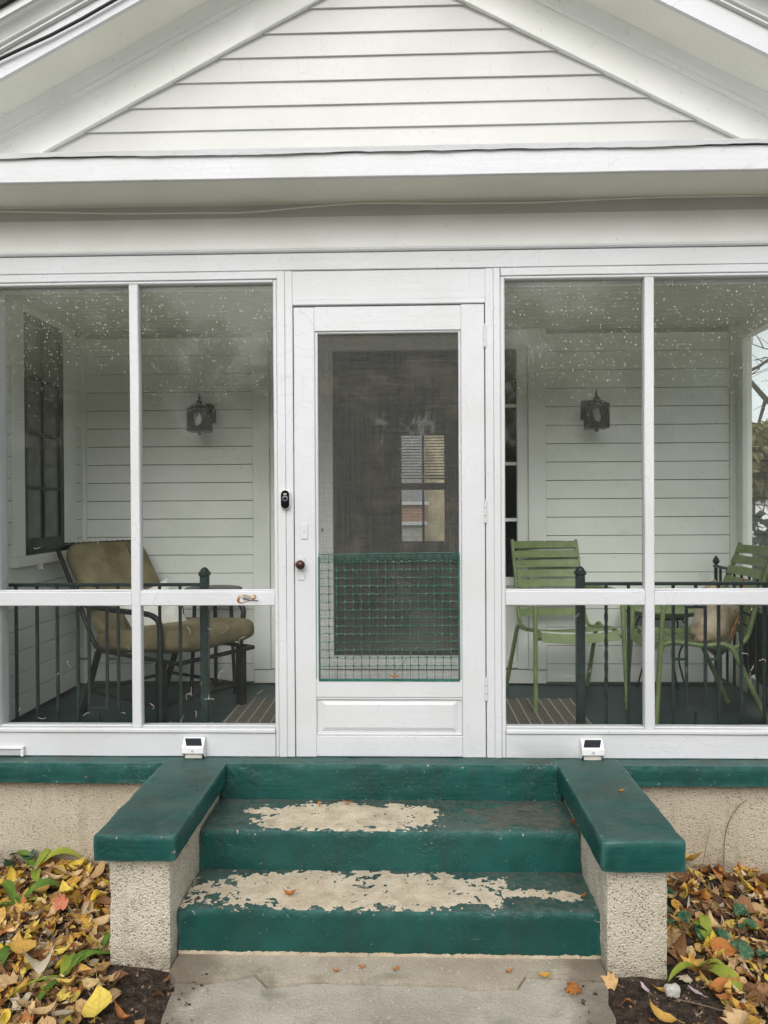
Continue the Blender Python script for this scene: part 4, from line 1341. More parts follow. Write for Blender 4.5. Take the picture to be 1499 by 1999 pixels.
db = thing('doorbell_camera', 'black pill-shaped video doorbell on the white casing left of the door', 'doorbell', (-0.548, YW, 1.12))
def pill(w, h, y0, y1, c=0.003, n=14):
    pts2 = []
    r_ = w / 2
    for (zc, a0) in ((h / 2 - r_, 0), (-h / 2 + r_, math.pi)):
        for i in range(n + 1):
            a = a0 + math.pi * i / n
            pts2.append((r_ * math.cos(a), zc + r_ * math.sin(a)))
    m = len(pts2)
    def ring(y, s_): return [(-0.548 + x * s_, y, 1.1635 + zz * (1 - (1 - s_) * w / h)) for x, zz in pts2]
    v = ring(y1, 1) + ring(y0 + c, 1) + ring(y0, 1 - 2 * c / w)
    fs = [tuple(range(m)), tuple(2 * m + i for i in range(m))]
    for a in range(2):
        for i in range(m):
            fs.append((a * m + i, a * m + (i + 1) % m, (a + 1) * m + (i + 1) % m, (a + 1) * m + i))
    return MB().add(v, fs)
obj('housing', pill(0.0445, 0.0885, YW - 0.020, YW - 0.001, 0.004), white_plastic, db)
fcp = obj('face', pill(0.0385, 0.0825, YW - 0.0245, YW - 0.0201, 0.003), black_plastic, db)
obj('lens', MB().lathe([(0.0045, -0.0258), (0.0085, -0.0258), (0.0115, -0.0262), (0.0130, -0.0255), (0.0130, -0.0246)], (-0.548, YW, 1.168), 20, 'y'), lens_mat, fcp)
obj('lens_glass', MB().lathe([(0.0001, -0.0266), (0.0075, -0.0262), (0.0082, -0.0259)], (-0.548, YW, 1.168), 16, 'y'), black_plastic, fcp)
# small white emblem above the lens, and the grey top light
for q in (-0.005, 0.0, 0.005):
    obj('emblem', MB().box(-0.548 + q - 0.0021, -0.548 + q + 0.0021, YW - 0.0252, YW - 0.0246, 1.186 - abs(q) * 0.15, 1.1905 - abs(q) * 0.1, 0.0003), white_plastic, fcp)
obj('light_bar', MB().box(-0.557, -0.539, YW - 0.0240, YW - 0.0225, 1.1985, 1.2015, 0.0006), lens_mat, fcp)
bb = thing('doorbell_button', 'small white bell push on the entrance post behind the screen door', 'bell push', (-0.543, YB - 0.012, 0.98))
obj('plate', MB().box(-0.552, -0.534, YB - 0.021, YB - 0.0125, 0.950, 1.008, 0.002), porch_white_v, bb)
obj('button', MB().box(-0.5465, -0.5395, YB - 0.024, YB - 0.0211, 0.968, 0.990, 0.001), gap_dark, bb)

# ================================================================== CABLES
cb = MB().tube([(-2.40, 3.148, 2.63), (-2.0, 3.146, 2.835), (-1.674, 3.142, 2.989), (-1.588, 3.141, 3.026), (-1.459, 3.142, 3.082), (-1.33, 3.143, 3.146), (-1.19, 3.144, 3.222), (-0.9, 3.144, 3.375), (-0.5, 3.144, 3.585)], 0.0065, 8)
tag(obj('black_cable', cb, cable_black), 'black cable fixed along the left sloping gable trim', 'cable')
wpts = [(-2.3, 2.483), (-1.819, 2.470), (-1.286, 2.451), (-0.757, 2.446), (-0.62, 2.452), (-0.483, 2.463), (-0.34, 2.472), (-0.21, 2.479), (0.2, 2.470), (0.577, 2.468), (0.85, 2.476), (1.132, 2.4835), (1.57, 2.4835), (2.2, 2.4835)]
tag(obj('white_wire', MB().tube([(x, 3.425, zz) for x, zz in wpts], 0.0035, 6), soffit_cream), 'thin pale wire sagging along the band below the soffit', 'wire')

# ================================================================== FLOOR MAT
mt = thing('floor_mat', 'wide brown ribbed mat with pale stripes inside the porch door', 'mat', (-0.02, 4.17, 0.0))
obj('base', MB().box(-0.98, 0.945, 3.60, 4.478, 0.0005, 0.008, 0.002), rib_mat, mt)
for i in range(32):
    x = -0.965 + i * 0.0610
    obj('stripe', MB().box(x, x + 0.010, 3.602, 4.476, 0.0082, 0.0115, 0.001), rib_light, mt)

# ================================================================== GREEN SLATTED CHAIRS
def bez(pts, n=6):
    """rounded polyline"""
    P = [Vector(p) for p in pts]
    out = [P[0]]
    for i in range(1, len(P) - 1):
        a, b, c = P[i - 1], P[i], P[i + 1]
        r_ = min((b - a).length, (c - b).length, 0.12) * 0.5
        p0 = b + (a - b).normalized() * r_
        p1 = b + (c - b).normalized() * r_
        for k in range(n + 1):
            t = k / n
            out.append(p0 * (1 - t) ** 2 + b * (2 * t * (1 - t)) + p1 * t * t)
    out.append(P[-1])
    return out
def slat(x0, x1, p0, p1, thick, bow):
    """slat across x between two (y, z) edge points, bowed along `bow` (y, z)"""
    n = 8
    mb = MB()
    d = Vector((p1[0] - p0[0], p1[1] - p0[1]))
    nv = Vector((-d.y, d.x)).normalized() * thick
    pts = []
    for i in range(n + 1):
        t = i / n
        x = x0 + (x1 - x0) * t
        s_ = 1 - (2 * t - 1) ** 2
        by, bz = bow[0] * s_, bow[1] * s_
        for (y, zz) in (p0, p1, (p1[0] + nv.x, p1[1] + nv.y), (p0[0] + nv.x, p0[1] + nv.y)):
            pts.append((x, y + by, zz + bz))
    fs = [(i * 4 + j, i * 4 + (j + 1) % 4, (i + 1) * 4 + (j + 1) % 4, (i + 1) * 4 + j) for i in range(n) for j in range(4)]
    fs += [(0, 1, 2, 3), (n * 4 + 3, n * 4 + 2, n * 4 + 1, n * 4)]
    return mb.add(pts, fs)
def slatted_chair(label, loc, rz):
    t = thing('slatted_chair', label, 'chair', loc, rz, 'green slatted armchairs on the porch')
    def p(name, mb): return obj(name, mb, chair_green, t, local=True)
    for s_ in (-1, 1):
        p('front_leg', MB().tube(bez([(s_ * 0.262, -0.275, 0.002), (s_ * 0.250, -0.235, 0.59)]), 0.0125, 10))
        p('armrest', MB().tube(bez([(s_ * 0.250, -0.2345, 0.5905), (s_ * 0.2485, -0.225, 0.635), (s_ * 0.247, -0.14, 0.648), (s_ * 0.240, 0.06, 0.640), (s_ * 0.215, 0.235, 0.622)]), 0.0125, 10))
        p('rear_leg', MB().tube(bez([(s_ * 0.230, -0.02, 0.415), (s_ * 0.245, 0.10, 0.435), (s_ * 0.262, 0.30, 0.002)]), 0.0125, 10))
        p('seat_rail', MB().tube(bez([(s_ * 0.222, -0.255, 0.405), (s_ * 0.222, -0.19, 0.437), (s_ * 0.217, 0.0, 0.412), (s_ * 0.210, 0.145, 0.398), (s_ * 0.207, 0.205, 0.45), (s_ * 0.205, 0.26, 0.66), (s_ * 0.205, 0.345, 0.915)]), 0.0120, 10))
    p('crossbar', MB().tube([(-0.248, -0.225, 0.395), (0.248, -0.225, 0.395)], 0.010, 8))
    # seat slats, front one turned down
    ys = [(-0.268, 0.385, -0.245, 0.432), (-0.228, 0.440, -0.176, 0.434), (-0.158, 0.430, -0.104, 0.423), (-0.086, 0.420, -0.032, 0.413), (-0.014, 0.410, 0.040, 0.403), (0.058, 0.402, 0.110, 0.397)]
    for (a, b, c, d) in ys:
        p('seat_slat', slat(-0.222, 0.222, (a, b), (c, d), 0.005, (0, -0.014)))
    for i in range(8):
        t0 = i / 8.0
        def bk(tt):
            # curve of the backrest from the seat to the top
            zz = 0.455 + 0.462 * tt
            return (0.200 + 0.050 * tt + 0.095 * tt * tt, zz)
        a, b = bk(t0 + 0.006), bk(t0 + 0.098)
        p('back_slat', slat(-0.203, 0.203, a, b, 0.005, (0.022, 0.0)))
    return t
slatted_chair('green slatted metal armchair facing out beside the entrance door', (0.905, 4.500, 0.0), R(9))
slatted_chair('green slatted metal armchair turned sideways with a tan pillow on it', (1.515, 4.155, 0.0), R(-90))

# tan pillow on the sideways chair
def pillow(w, h, t, n=14, pinch=0.10):
    pts, fs = [], []
    for side in (1, -1):
        for j in range(n + 1):
            for i in range(n + 1):
                u, v = i / n * 2 - 1, j / n * 2 - 1
                e = max(0.0, (1 - u ** 4) * (1 - v ** 4)) ** 0.55
                px = w / 2 * u * (1 - pinch * (1 - v * v) * abs(u))
                pz = h / 2 * v * (1 - pinch * (1 - u * u) * abs(v))
                wr = 0.012 * noise.noise((u * 2.2, v * 2.2, side * 3 + w * 20)) * e
                pts.append((px, side * (t / 2 * e + wr), pz))
    m = (n + 1) * (n + 1)
    for s_ in (0, 1):
        for j in range(n):
            for i in range(n):
                a = s_ * m + j * (n + 1) + i
                fs.append((a, a + 1, a + n + 2, a + n + 1))
    return MB().add(pts, fs)
tp_ = thing('tan_pillow', 'crumpled tan and brown printed pillow on the sideways green chair', 'pillow', (1.615, 4.09, 0.42))
mb = pillow(0.34, 0.35, 0.16, 18)
mb.xf(Matrix.Translation((0.0, 0.0, 0.105)) @ Euler((R(8), R(24), R(48))).to_matrix().to_4x4())
obj('cushion', mb, tan_mat, tp_, local=True, smooth=60)
obj('strap', MB().tube(bez([(0.035, -0.10, 0.02), (0.05, -0.125, 0.10), (0.12, -0.10, 0.24), (0.13, -0.04, 0.32)]), 0.008, 6), raw_wood, tp_, local=True)

# green round table behind
tb = thing('round_table', 'low round green metal table between the slatted chairs', 'table', (1.515, 4.64, 0.0))
obj('top', MB().lathe([(0.02, 0.470), (0.16, 0.472), (0.205, 0.482), (0.222, 0.503), (0.228, 0.508), (0.222, 0.512), (0.20, 0.494), (0.15, 0.486), (0.001, 0.484)], (1.515, 4.64, 0), 28), chair_green, tb, smooth=50)
obj('ring', MB().tube([(1.515 + 0.13 * math.cos(a * 0.3142), 4.64 + 0.13 * math.sin(a * 0.3142), 0.462) for a in range(20)], 0.007, 6, closed=True), iron_green, tb)
for k in range(4):
    a = R(40 + 90 * k)
    c, s_ = math.cos(a), math.sin(a)
    obj('leg', MB().tube(bez([(1.515 + 0.13 * c, 4.64 + 0.13 * s_, 0.46), (1.515 + 0.185 * c, 4.64 + 0.185 * s_, 0.40), (1.515 + 0.10 * c, 4.64 + 0.10 * s_, 0.24), (1.515 + 0.17 * c, 4.64 + 0.17 * s_, 0.002)]), 0.006, 6), iron_green, tb)

# dark cloth hanging behind the side railing
cl = MB()
nx, nz = 26, 10
pts = []
for j in range(nz + 1):
    for i in range(nx + 1):
        y = 3.86 + 0.74 * i / nx
        zz = 0.52 - (0.37 + 0.03 * math.sin(i * 0.9)) * j / nz
        pts.append((1.965 + 0.022 * math.sin(i * 1.35) * (0.3 + j / nz) + 0.006 * noise.noise((y * 9, zz * 5, 0)), y, zz))
n0 = len(pts)
pts += [(p[0] + 0.006, p[1], p[2]) for p in pts]
fs = []
for s_ in (0, n0):
    for j in range(nz):
        for i in range(nx):
            a = s_ + j * (nx + 1) + i
            fs.append((a, a + 1, a + nx + 2, a + nx + 1))
tag(obj('hanging_cloth', cl.add(pts, fs), tarp_mat, smooth=60), 'dark green folded cloth hanging behind the right side railing', 'cloth')

# ================================================================== CUSHIONED LOUNGE CHAIR
lc = thing('lounge_chair', 'dark iron lounge chair with olive cushions behind the left railing', 'chair', (-1.40, 4.28, 0.0), R(58))
def lp(name, mb, mat=iron_dark, parent=None): return obj(name, mb, mat, parent or lc, local=True)
def cushion(w, d, t, n=16, bulge=0.25):
    pts, fs = [], []
    idx = {}
    # superellipsoid box, a little crowned
    m1, m2 = 30, 14
    for j in range(m2 + 1):
        ph = -math.pi / 2 + math.pi * j / m2
        for i in range(m1):
            th = 2 * math.pi * i / m1
            def sp(v, e): return math.copysign(abs(v) ** e, v)
            cx_ = sp(math.cos(ph), 0.25) * sp(math.cos(th), 0.20)
            cy_ = sp(math.cos(ph), 0.25) * sp(math.sin(th), 0.20)
            cz_ = sp(math.sin(ph), 0.6)
            cr = 1 - 0.35 * max(abs(cx_), abs(cy_)) ** 3
            x, y, zz = w / 2 * cx_, d / 2 * cy_, t / 2 * cz_ * (0.75 + 0.35 * cr)
            zz += 0.014 * noise.noise((x * 9, y * 9, w)) + 0.006 * noise.noise((x * 26, y * 26, w))
            pts.append((x, y, zz))
    for j in range(m2):
        for i in range(m1):
            i2 = (i + 1) % m1
            fs.append((j * m1 + i, j * m1 + i2, (j + 1) * m1 + i2, (j + 1) * m1 + i))
    return MB().add(pts, fs)
mb = cushion(0.54, 0.76, 0.13)
mb.xf(Matrix.Translation((0, -0.13, 0.425)) @ Euler((R(-5), 0, 0)).to_matrix().to_4x4())
lp('seat_cushion', mb, cushion_mat)
mb = cushion(0.52, 0.62, 0.11)
mb.xf(Matrix.Translation((0, 0.325, 0.655)) @ Euler((R(56), 0, 0)).to_matrix().to_4x4())
bc = lp('back_cushion', mb, cushion_mat)
Mb = Matrix.Translation((0, 0.325, 0.655)) @ Euler((R(56), 0, 0)).to_matrix().to_4x4()
crs = MB().tube([tuple(Mb @ Vector((0.10 + 0.012 * math.sin(i), -0.26 + i * 0.065, 0.0585))) for i in range(9)], 0.004, 5)
lp('seam', crs, dark_wood, bc)
# frame: seat rails, arms, legs, back frame with a twisted top
bt = [Mb @ Vector((s_ * 0.275, 0.32, -0.045)) for s_ in (-1, 1)]
bb_ = [Mb @ Vector((s_ * 0.275, -0.33, -0.055)) for s_ in (-1, 1)]
for s_, t_, b_ in ((-1, bt[0], bb_[0]), (1, bt[1], bb_[1])):
    lp('back_frame', MB().tube(bez([tuple(t_ - Vector((s_ * 0.05, 0, 0))), tuple(t_), tuple(b_), (s_ * 0.27, -0.46, 0.345)]), 0.012, 8))
    lp('armrest', MB().tube(bez([tuple(t_ * 0.45 + b_ * 0.55), (s_ * 0.30, 0.05, 0.585), (s_ * 0.305, -0.30, 0.585), (s_ * 0.30, -0.36, 0.555), (s_ * 0.285, -0.345, 0.34)]), 0.015, 8))
    lp('leg', MB().box(s_ * 0.285 - 0.022, s_ * 0.285 + 0.022, -0.375, -0.325, 0.002, 0.345, 0.006))
    lp('leg', MB().tube([(s_ * 0.285, 0.16, 0.345), (s_ * 0.285, 0.30, 0.002)], 0.018, 8))
    lp('brace', MB().tube([(s_ * 0.285, -0.34, 0.12), (s_ * 0.285, 0.24, 0.12)], 0.010, 6))
lp('front_bar', MB().tube([(-0.27, -0.46, 0.345), (0.27, -0.46, 0.345)], 0.012, 8))
lp('cross_bar', MB().tube([(-0.285, -0.34, 0.12), (0.285, -0.34, 0.12)], 0.010, 6))
lp('cross_bar', MB().tube([(-0.285, 0.25, 0.12), (0.285, 0.25, 0.12)], 0.010, 6))
rope = MB()
a_, b_ = bt[0] + Vector((0.04, 0, 0.012)), bt[1] + Vector((-0.04, 0, 0.012))
for ph in (0, math.pi):
    pts = []
    for i in range(61):
        t = i / 60
        q = a_.lerp(b_, t)
        an = t * 38 + ph
        pts.append((q.x, q.y + 0.011 * math.cos(an), q.z + 0.011 * math.sin(an)))
    rope.tube(pts, 0.012, 6)
lp('twisted_top', rope)
# white throw pillow leaning in the chair
wp = thing('throw_pillow', 'white throw pillow with dark piping on the lounge chair', 'pillow', (-1.40, 4.20, 0.47))
mb = pillow(0.34, 0.32, 0.12)
Mp = Matrix.Translation((0.0, 0.0, 0.065)) @ Euler((R(-20), R(-18), R(50))).to_matrix().to_4x4()
mb.xf(Mp)
obj('cushion', mb, white_cloth, wp, local=True, smooth=60)
obj('piping', MB().tube([tuple(Mp @ Vector((0.175 * math.cos(a), 0.0, 0.165 * math.sin(a)))) for a in [i * 0.2618 for i in range(24)]], 0.003, 5, closed=True), stripe_mat, wp, local=True)
# small dark side table
st = thing('side_table', 'small dark round side table beyond the lounge chair seat', 'table', (-1.19, 4.66, 0.0))
obj('top', MB().lathe([(0.001, 0.618), (0.165, 0.618), (0.174, 0.624), (0.174, 0.632), (0.165, 0.637), (0.001, 0.637)], (-1.19, 4.66, 0), 28), iron_dark, st)
for k in range(3):
    a = R(-20 + 120 * k)
    obj('leg', MB().tube([(-1.19 + 0.12 * math.cos(a), 4.66 + 0.12 * math.sin(a), 0.617), (-1.19 + 0.15 * math.cos(a), 4.66 + 0.15 * math.sin(a), 0.002)], 0.012, 8), iron_dark, st)

# ================================================================== FALLEN LEAVES
def leaf_ovate(w=0.5, curl=0.25, fold=0.2, n=6, seed=0):
    """pointed leaf along +y, unit length, two halves folded at the midrib"""
    pts, fs = [], []
    for i in range(n + 1):
        t = i / n
        hw = w * 0.5 * (math.sin(math.pi * t ** 0.75) ** 0.85) + (0.004 if 0 < i < n else 0)
        hw *= 1 + 0.16 * noise.noise((t * 4, seed, 0))
        zc = curl * (t - 0.5) ** 2 * 1.6 + 0.05 * noise.noise((t * 3, seed, 2))
        pts += [(-hw, t - 0.5, zc + fold * hw + 0.05 * noise.noise((t * 4, seed, 5))), (0, t - 0.5, zc), (hw, t - 0.5, zc + fold * hw + 0.05 * noise.noise((t * 4, seed, 8)))]
    for i in range(n):
        a = i * 3
        fs += [(a, a + 1, a + 4, a + 3), (a + 1, a + 2, a + 5, a + 4)]
    mb = MB().add(pts, fs)
    mb.tube([(0, -0.5, curl * 0.4), (0.015, -0.62, curl * 0.4 + 0.02), (0.04, -0.72, curl * 0.4 + 0.05)], 0.012, 3)
    return mb
def leaf_lobed(seed=0, curl=0.3):
    out = [(0.0, -0.42), (0.16, -0.40), (0.34, -0.34), (0.26, -0.18), (0.50, -0.02), (0.32, 0.04), (0.40, 0.26), (0.20, 0.18), (0.10, 0.32), (0.0, 0.55)]
    ring = out + [(-x, y) for x, y in out[-2:0:-1]]
    r_ = random.Random(seed)
    ring = [(x * r_.uniform(0.85, 1.1), y * r_.uniform(0.9, 1.1)) for x, y in ring]
    def zf(x, y): return curl * (x * x * 1.2 + (y * y) * 0.5) + 0.22 * noise.noise((x * 3, y * 3, seed * 1.7))
    pts = [(0, -0.05, zf(0, -0.05))] + [(x * 0.55, y * 0.55, zf(x * 0.55, y * 0.55)) for x, y in ring] + [(x, y, zf(x, y)) for x, y in ring]
    m = len(ring)
    fs = [(0, 1 + i, 1 + (i + 1) % m) for i in range(m)]
    fs += [(1 + i, 1 + m + i, 1 + m + (i + 1) % m, 1 + (i + 1) % m) for i in range(m)]
    mb = MB().add(pts, fs)
    mb.tube([(0, -0.42, zf(0, -0.42)), (0.02, -0.6, 0.06), (0.06, -0.75, 0.1)], 0.012, 3)
    return mb
shapes = []
for i in range(4):
    shapes.append(('o', leaf_ovate(0.58 + 0.08 * i, (0.9, -0.7, 1.3, 0.5)[i], (0.45, 0.8, -0.5, 0.3)[i], 6, i * 3.3)))
for i in range(3):
    shapes.append(('o', leaf_ovate(0.40 + 0.05 * i, (1.2, 0.6, -1.0)[i], (0.9, 0.4, 0.7)[i], 6, 20 + i * 2.1)))
for i in range(4):
    shapes.append(('l', leaf_lobed(i + 1, (0.9, -0.8, 1.3, 0.6)[i])))
def leaf_meshes(mat, tagname):
    out = []
    for i, (kd, mb) in enumerate(shapes):
        c = MB()
        c.v, c.f = list(mb.v), list(mb.f)
        out.append((kd, mesh_from('leaf_%s' % tagname, c, mat, 60)))
    return out
LM = {k: leaf_meshes(v, k) for k, v in LEAF.items()}
lr = random.Random(23)
COLW = {'left': (('yellow', 26), ('golden', 30), ('tan', 30), ('brown', 16), ('orange', 8), ('pale', 6)),
        'right': (('yellow', 10), ('golden', 26), ('tan', 30), ('brown', 34), ('orange', 12), ('pale', 6))}
CNAME = {'yellow': 'bright yellow', 'golden': 'golden orange', 'tan': 'pale tan', 'brown': 'dark brown', 'orange': 'rusty orange', 'pale': 'bleached cream'}
def put_leaf(side, x, y, colr, size, tilt=0.5, lift=None, label=None, mesh=None, rz=None, zbase=None, shape=None, name='fallen_leaf'):
    ms = LM[colr] if mesh is None else mesh
    kd, me = ms[shape] if shape is not None else lr.choice(ms)
    zb = soil_height(x, y) if zbase is None else zbase
    lf = lr.uniform(0.006, 0.034) if lift is None else lift
    o = link_mesh(name, me, None, (x, y, zb + lf), (lr.gauss(0, tilt), lr.gauss(0, tilt), lr.uniform(0, 6.283) if rz is None else rz), (size,) * 3)
    if label:
        tag(o, label, 'leaf')
    else:
        bed = 'bed left of the steps' if side == 'left' else 'bed right of the steps'
        big = 'large' if size > 0.085 else ('small' if size < 0.068 else 'middling')
        zone = 'near the wall' if y > 3.1 else ('towards the front' if y < 2.62 else 'midway')
        if 2.62 <= y and (abs(x + 1.07) < 0.13 or abs(x - 0.9) < 0.13):
            zone = 'beside the stub wall'
        lab = '%s %s %s leaf %s in the %s' % (big, CNAME[colr], 'lobed' if kd == 'l' else 'oval', zone, bed)
        tag(o, lab, 'leaf', lab)
    return o
def pick(side):
    ws = COLW[side]
    r_ = lr.uniform(0, sum(w for _, w in ws))
    for c, w in ws:
        r_ -= w
        if r_ <= 0:
            return c
    return ws[0][0]
def in_bed(side, x, y):
    if side == 'left':
        if x > -1.10 and y > 2.63: return False
        if x > -0.98: return lr.random() < 0.07 and x < -0.80
        if x > -1.06: return lr.random() < 0.5
        if x > -1.35 and y < 2.52: return lr.random() < 0.5
        return True
    if x < 0.92 and y > 2.61: return False
    if x < 0.92: return lr.random() < 0.07 and x > 0.64
    if x < 1.02 and y < 2.62: return lr.random() < 0.3
    if 1.15 < x < 1.5 and 2.72 < y < 3.28: return lr.random() < 0.45
    return True
def scatter(side, n, xr, yr):
    c = 0
    while c < n:
        x, y = lr.uniform(*xr), lr.uniform(*yr)
        # keep to what the view shows of the bed
        if not in_bed(side, x, y):
            continue
        lim = (-0.55 * y - 0.02) if side == 'left' else (0.478 * y + 0.02)
        if (side == 'left' and x < lim) or (side == 'right' and x > lim):
            continue
        s_ = lr.uniform(0.058, 0.098) * (1.1 if side == 'right' else 1.0)
        put_leaf(side, x, y, pick(side), s_, 0.42)
        c += 1
scatter('left', 150, (-1.9, -0.78), (2.28, 3.40))
scatter('right', 128, (0.62, 1.72), (2.30, 3.42))
# a few the eye picks out
red_m = leaf_meshes(leaf_red, 'red')
put_leaf('left', -1.385, 2.99, 'orange', 0.072, 0.3, 0.050, 'single red maple leaf lying on top of the left bed', red_m, 1.2, shape=9)
put_leaf('left', -1.405, 3.075, 'yellow', 0.085, 0.25, 0.05, 'large clear yellow leaf just behind the red leaf', None, 0.6, shape=0)
put_leaf('left', -1.262, 3.06, 'yellow', 0.078, 0.25, 0.05, 'bright yellow leaf nearest the left stub wall', None, 2.6, shape=1)
put_leaf('left', -1.285, 2.615, 'pale', 0.105, 0.15, 0.055, 'big cream leaf lying flat near the front of the left bed', None, 1.9, shape=2)
put_leaf('left', -1.372, 2.665, 'golden', 0.10, 0.2, 0.05, 'curled golden leaf beside the big cream leaf', None, 1.5, shape=3)
put_leaf('left', -0.995, 2.415, 'yellow', 0.12, 0.25, 0.035, 'large yellow leaf at the front edge of the left bed', None, 0.2, shape=3)
put_leaf('left', -1.045, 2.43, 'golden', 0.10, 0.3, 0.03, 'golden leaf overlapping the large yellow leaf in front', None, 2.2, shape=8)
put_leaf('right', 1.22, 3.37, 'golden', 0.11, 0.15, 0.075, 'broad orange-yellow leaf leaning on the wall right of the steps', None, 0.4, shape=0)
put_leaf('right', 0.54, 2.565, 'orange', 0.075, 0.2, 0.010, 'orange leaf lying on the concrete path by the right stub wall', None, 0.3, zbase=GZ, shape=8)
put_leaf('right', -0.385, 3.275, 'orange', 0.030, 0.2, 0.006, 'small orange leaf scrap at the back of the upper step, left', None, 0.3, zbase=-0.155, shape=4)
put_leaf('right', -0.270, 3.295, 'orange', 0.045, 0.2, 0.008, 'small orange leaf scrap at the back of the upper step, centre', None, 1.3, zbase=-0.155, shape=5)
put_leaf('right', 0.655, 3.085, 'brown', 0.05, 0.5, 0.02, 'brown leaf caught in the corner of the upper step', None, 1.3, zbase=-0.157, shape=5)
put_leaf('right', 0.640, 2.83, 'orange', 0.035, 0.3, 0.006, 'rusty leaf scrap at the right end of the lower step', None, 0.3, zbase=-0.315, shape=4)
put_leaf('right', -0.45, 2.83, 'orange', 0.055, 0.15, 0.003, 'long rusty leaf with stalk on the bare patch of the lower step', None, 1.5, zbase=-0.315, shape=4)
put_leaf('right', 0.455, 2.625, 'golden', 0.05, 0.2, 0.005, 'small golden leaf on the path joint', None, 1.5, zbase=GZ, shape=5)
for i, (x, y) in enumerate(((-0.26, 2.635), (-0.17, 2.66), (-0.05, 2.65), (0.34, 2.645))):
    put_leaf('right', x, y, 'orange', 0.03, 0.1, 0.003, ('leftmost', 'second', 'third', 'rightmost')[i] + ' of four rusty leaf scraps on the apron below the steps', None, 1.4 + 0.2 * i, zbase=GZ, shape=4)
put_leaf('right', -0.068, 3.428, 'orange', 0.055, 0.1, 0.004, 'curled rusty leaf caught at the bottom of the wire guard', None, 1.4, zbase=0.361, shape=5)
put_leaf('right', 0.83, 3.03, 'orange', 0.030, 0.1, 0.004, 'rusty leaf scrap on the right step cap', None, 1.5, zbase=0.003, shape=4)
for o in (link_mesh('stick', mesh_from('stick', MB().tube([(-0.068, YD + 0.0175, 0.365), (-0.04, YD + 0.0175, 0.40), (0.0, YD + 0.0175, 0.46), (0.045, YD + 0.0175, 0.50)], 0.0014, 4), stem_mat)),):
    tag(o, 'thin dark leaf stalk caught behind the wire guard', 'stick')

# deeper litter and mulch: small scraps nobody could count
def colour_attr_mat(name):
    k = M(name)
    n = k.nt.nodes.new('ShaderNodeAttribute')
    n.attribute_name = 'leaf_colour'
    c = k.mix(k.noise(70, 3).step(0.5, 0.75) * 0.45, n.outputs['Color'], (0.07, 0.035, 0.02))
    return k.done(k.princ(c, 0.8, k.bump(k.noise(140, 2), 0.4, 0.003), 0.2))
litter_leaf_mat = colour_attr_mat('litter_leaf')
LITC = [(0.36, 0.21, 0.09), (0.50, 0.32, 0.15), (0.60, 0.42, 0.20), (0.62, 0.45, 0.22), (0.16, 0.08, 0.035), (0.10, 0.05, 0.025), (0.50, 0.30, 0.06), (0.55, 0.40, 0.09), (0.22, 0.11, 0.05), (0.36, 0.15, 0.05), (0.50, 0.42, 0.30)]
def leaf_litter(label, x0, x1, y0, y1, n, seed, ok):
    r_ = random.Random(seed)
    mb = MB()
    cols = []
    for i in range(n):
        x, y = r_.uniform(x0, x1), r_.uniform(y0, y1)
        if not ok(x, y, r_):
            continue
        s_ = r_.uniform(0.03, 0.075)
        M_ = Matrix.Translation((x, y, soil_height(x, y) + r_.uniform(0.002, 0.020))) @ Euler((r_.gauss(0, 0.45), r_.gauss(0, 0.45), r_.uniform(0, 6.28))).to_matrix().to_4x4() @ Matrix.Scale(s_, 4)
        src = r_.choice(shapes)[1]
        n0 = len(mb.v)
        mb.add([M_ @ Vector(p) for p in src.v], src.f)
        c = r_.choice(LITC)
        k = r_.uniform(0.75, 1.15)
        cols += [(c[0] * k, c[1] * k, c[2] * k, 1.0)] * (len(mb.v) - n0)
    o = obj('leaf_litter', mb, litter_leaf_mat, kind='stuff', smooth=60)
    at = o.data.color_attributes.new('leaf_colour', 'FLOAT_COLOR', 'POINT')
    at.data.foreach_set('color', [v for c in cols for v in c])
    return tag(o, label, 'leaf litter')
def litter(name, label, x0, x1, y0, y1, n, seed, cols, ok, smin, smax):
    r_ = random.Random(seed)
    mb = MB()
    for i in range(n):
        x, y = r_.uniform(x0, x1), r_.uniform(y0, y1)
        if not ok(x, y, r_):
            continue
        s_ = r_.uniform(smin, smax)
        M_ = Matrix.Translation((x, y, (GZ - 0.004 if -0.76 < x < 0.62 else soil_height(x, y)) + r_.uniform(0.0, 0.008))) @ Euler((r_.gauss(0, 0.5), r_.gauss(0, 0.5), r_.uniform(0, 6.28))).to_matrix().to_4x4()
        w = r_.uniform(0.25, 0.6)
        pts = [(-w * s_ / 2, -s_ / 2, 0), (w * s_ / 2, -s_ * 0.4, 0.1 * s_), (w * s_ * 0.4, s_ / 2, 0), (-w * s_ / 2, s_ * 0.35, 0.15 * s_), (0, 0, 0.18 * s_)]
        mb.add([M_ @ Vector(p) for p in pts], [(0, 1, 4), (1, 2, 4), (2, 3, 4), (3, 0, 4)])
    o = obj(name, mb, cols, kind='stuff', smooth=0)
    return tag(o, label, 'mulch')
def litter_mat(name, stops):
    k = M(name)
    d, c = k.voro(34, 'F1')
    return k.done(k.princ(k.ramp(k.xyz(c)[0], stops, 'CONSTANT'), 0.85, None, 0.2))
lit_m = litter_mat('mulch', [(0.0, (0.022, 0.016, 0.013)), (0.3, (0.055, 0.040, 0.030)), (0.6, (0.11, 0.078, 0.055)), (0.82, (0.26, 0.20, 0.14))])
def ok_l(x, y, r_): return not (x > -1.08 and y > 2.64) and (x < -1.03 or r_.random() < 0.06)
def ok_r(x, y, r_): return not (x < 0.90 and y > 2.62) and (x > 0.98 or r_.random() < 0.08)
leaf_litter('layer of mixed fallen leaves covering the soil left of the steps', -2.3, -0.78, 2.1, 3.40, 2500, 1, ok_l)
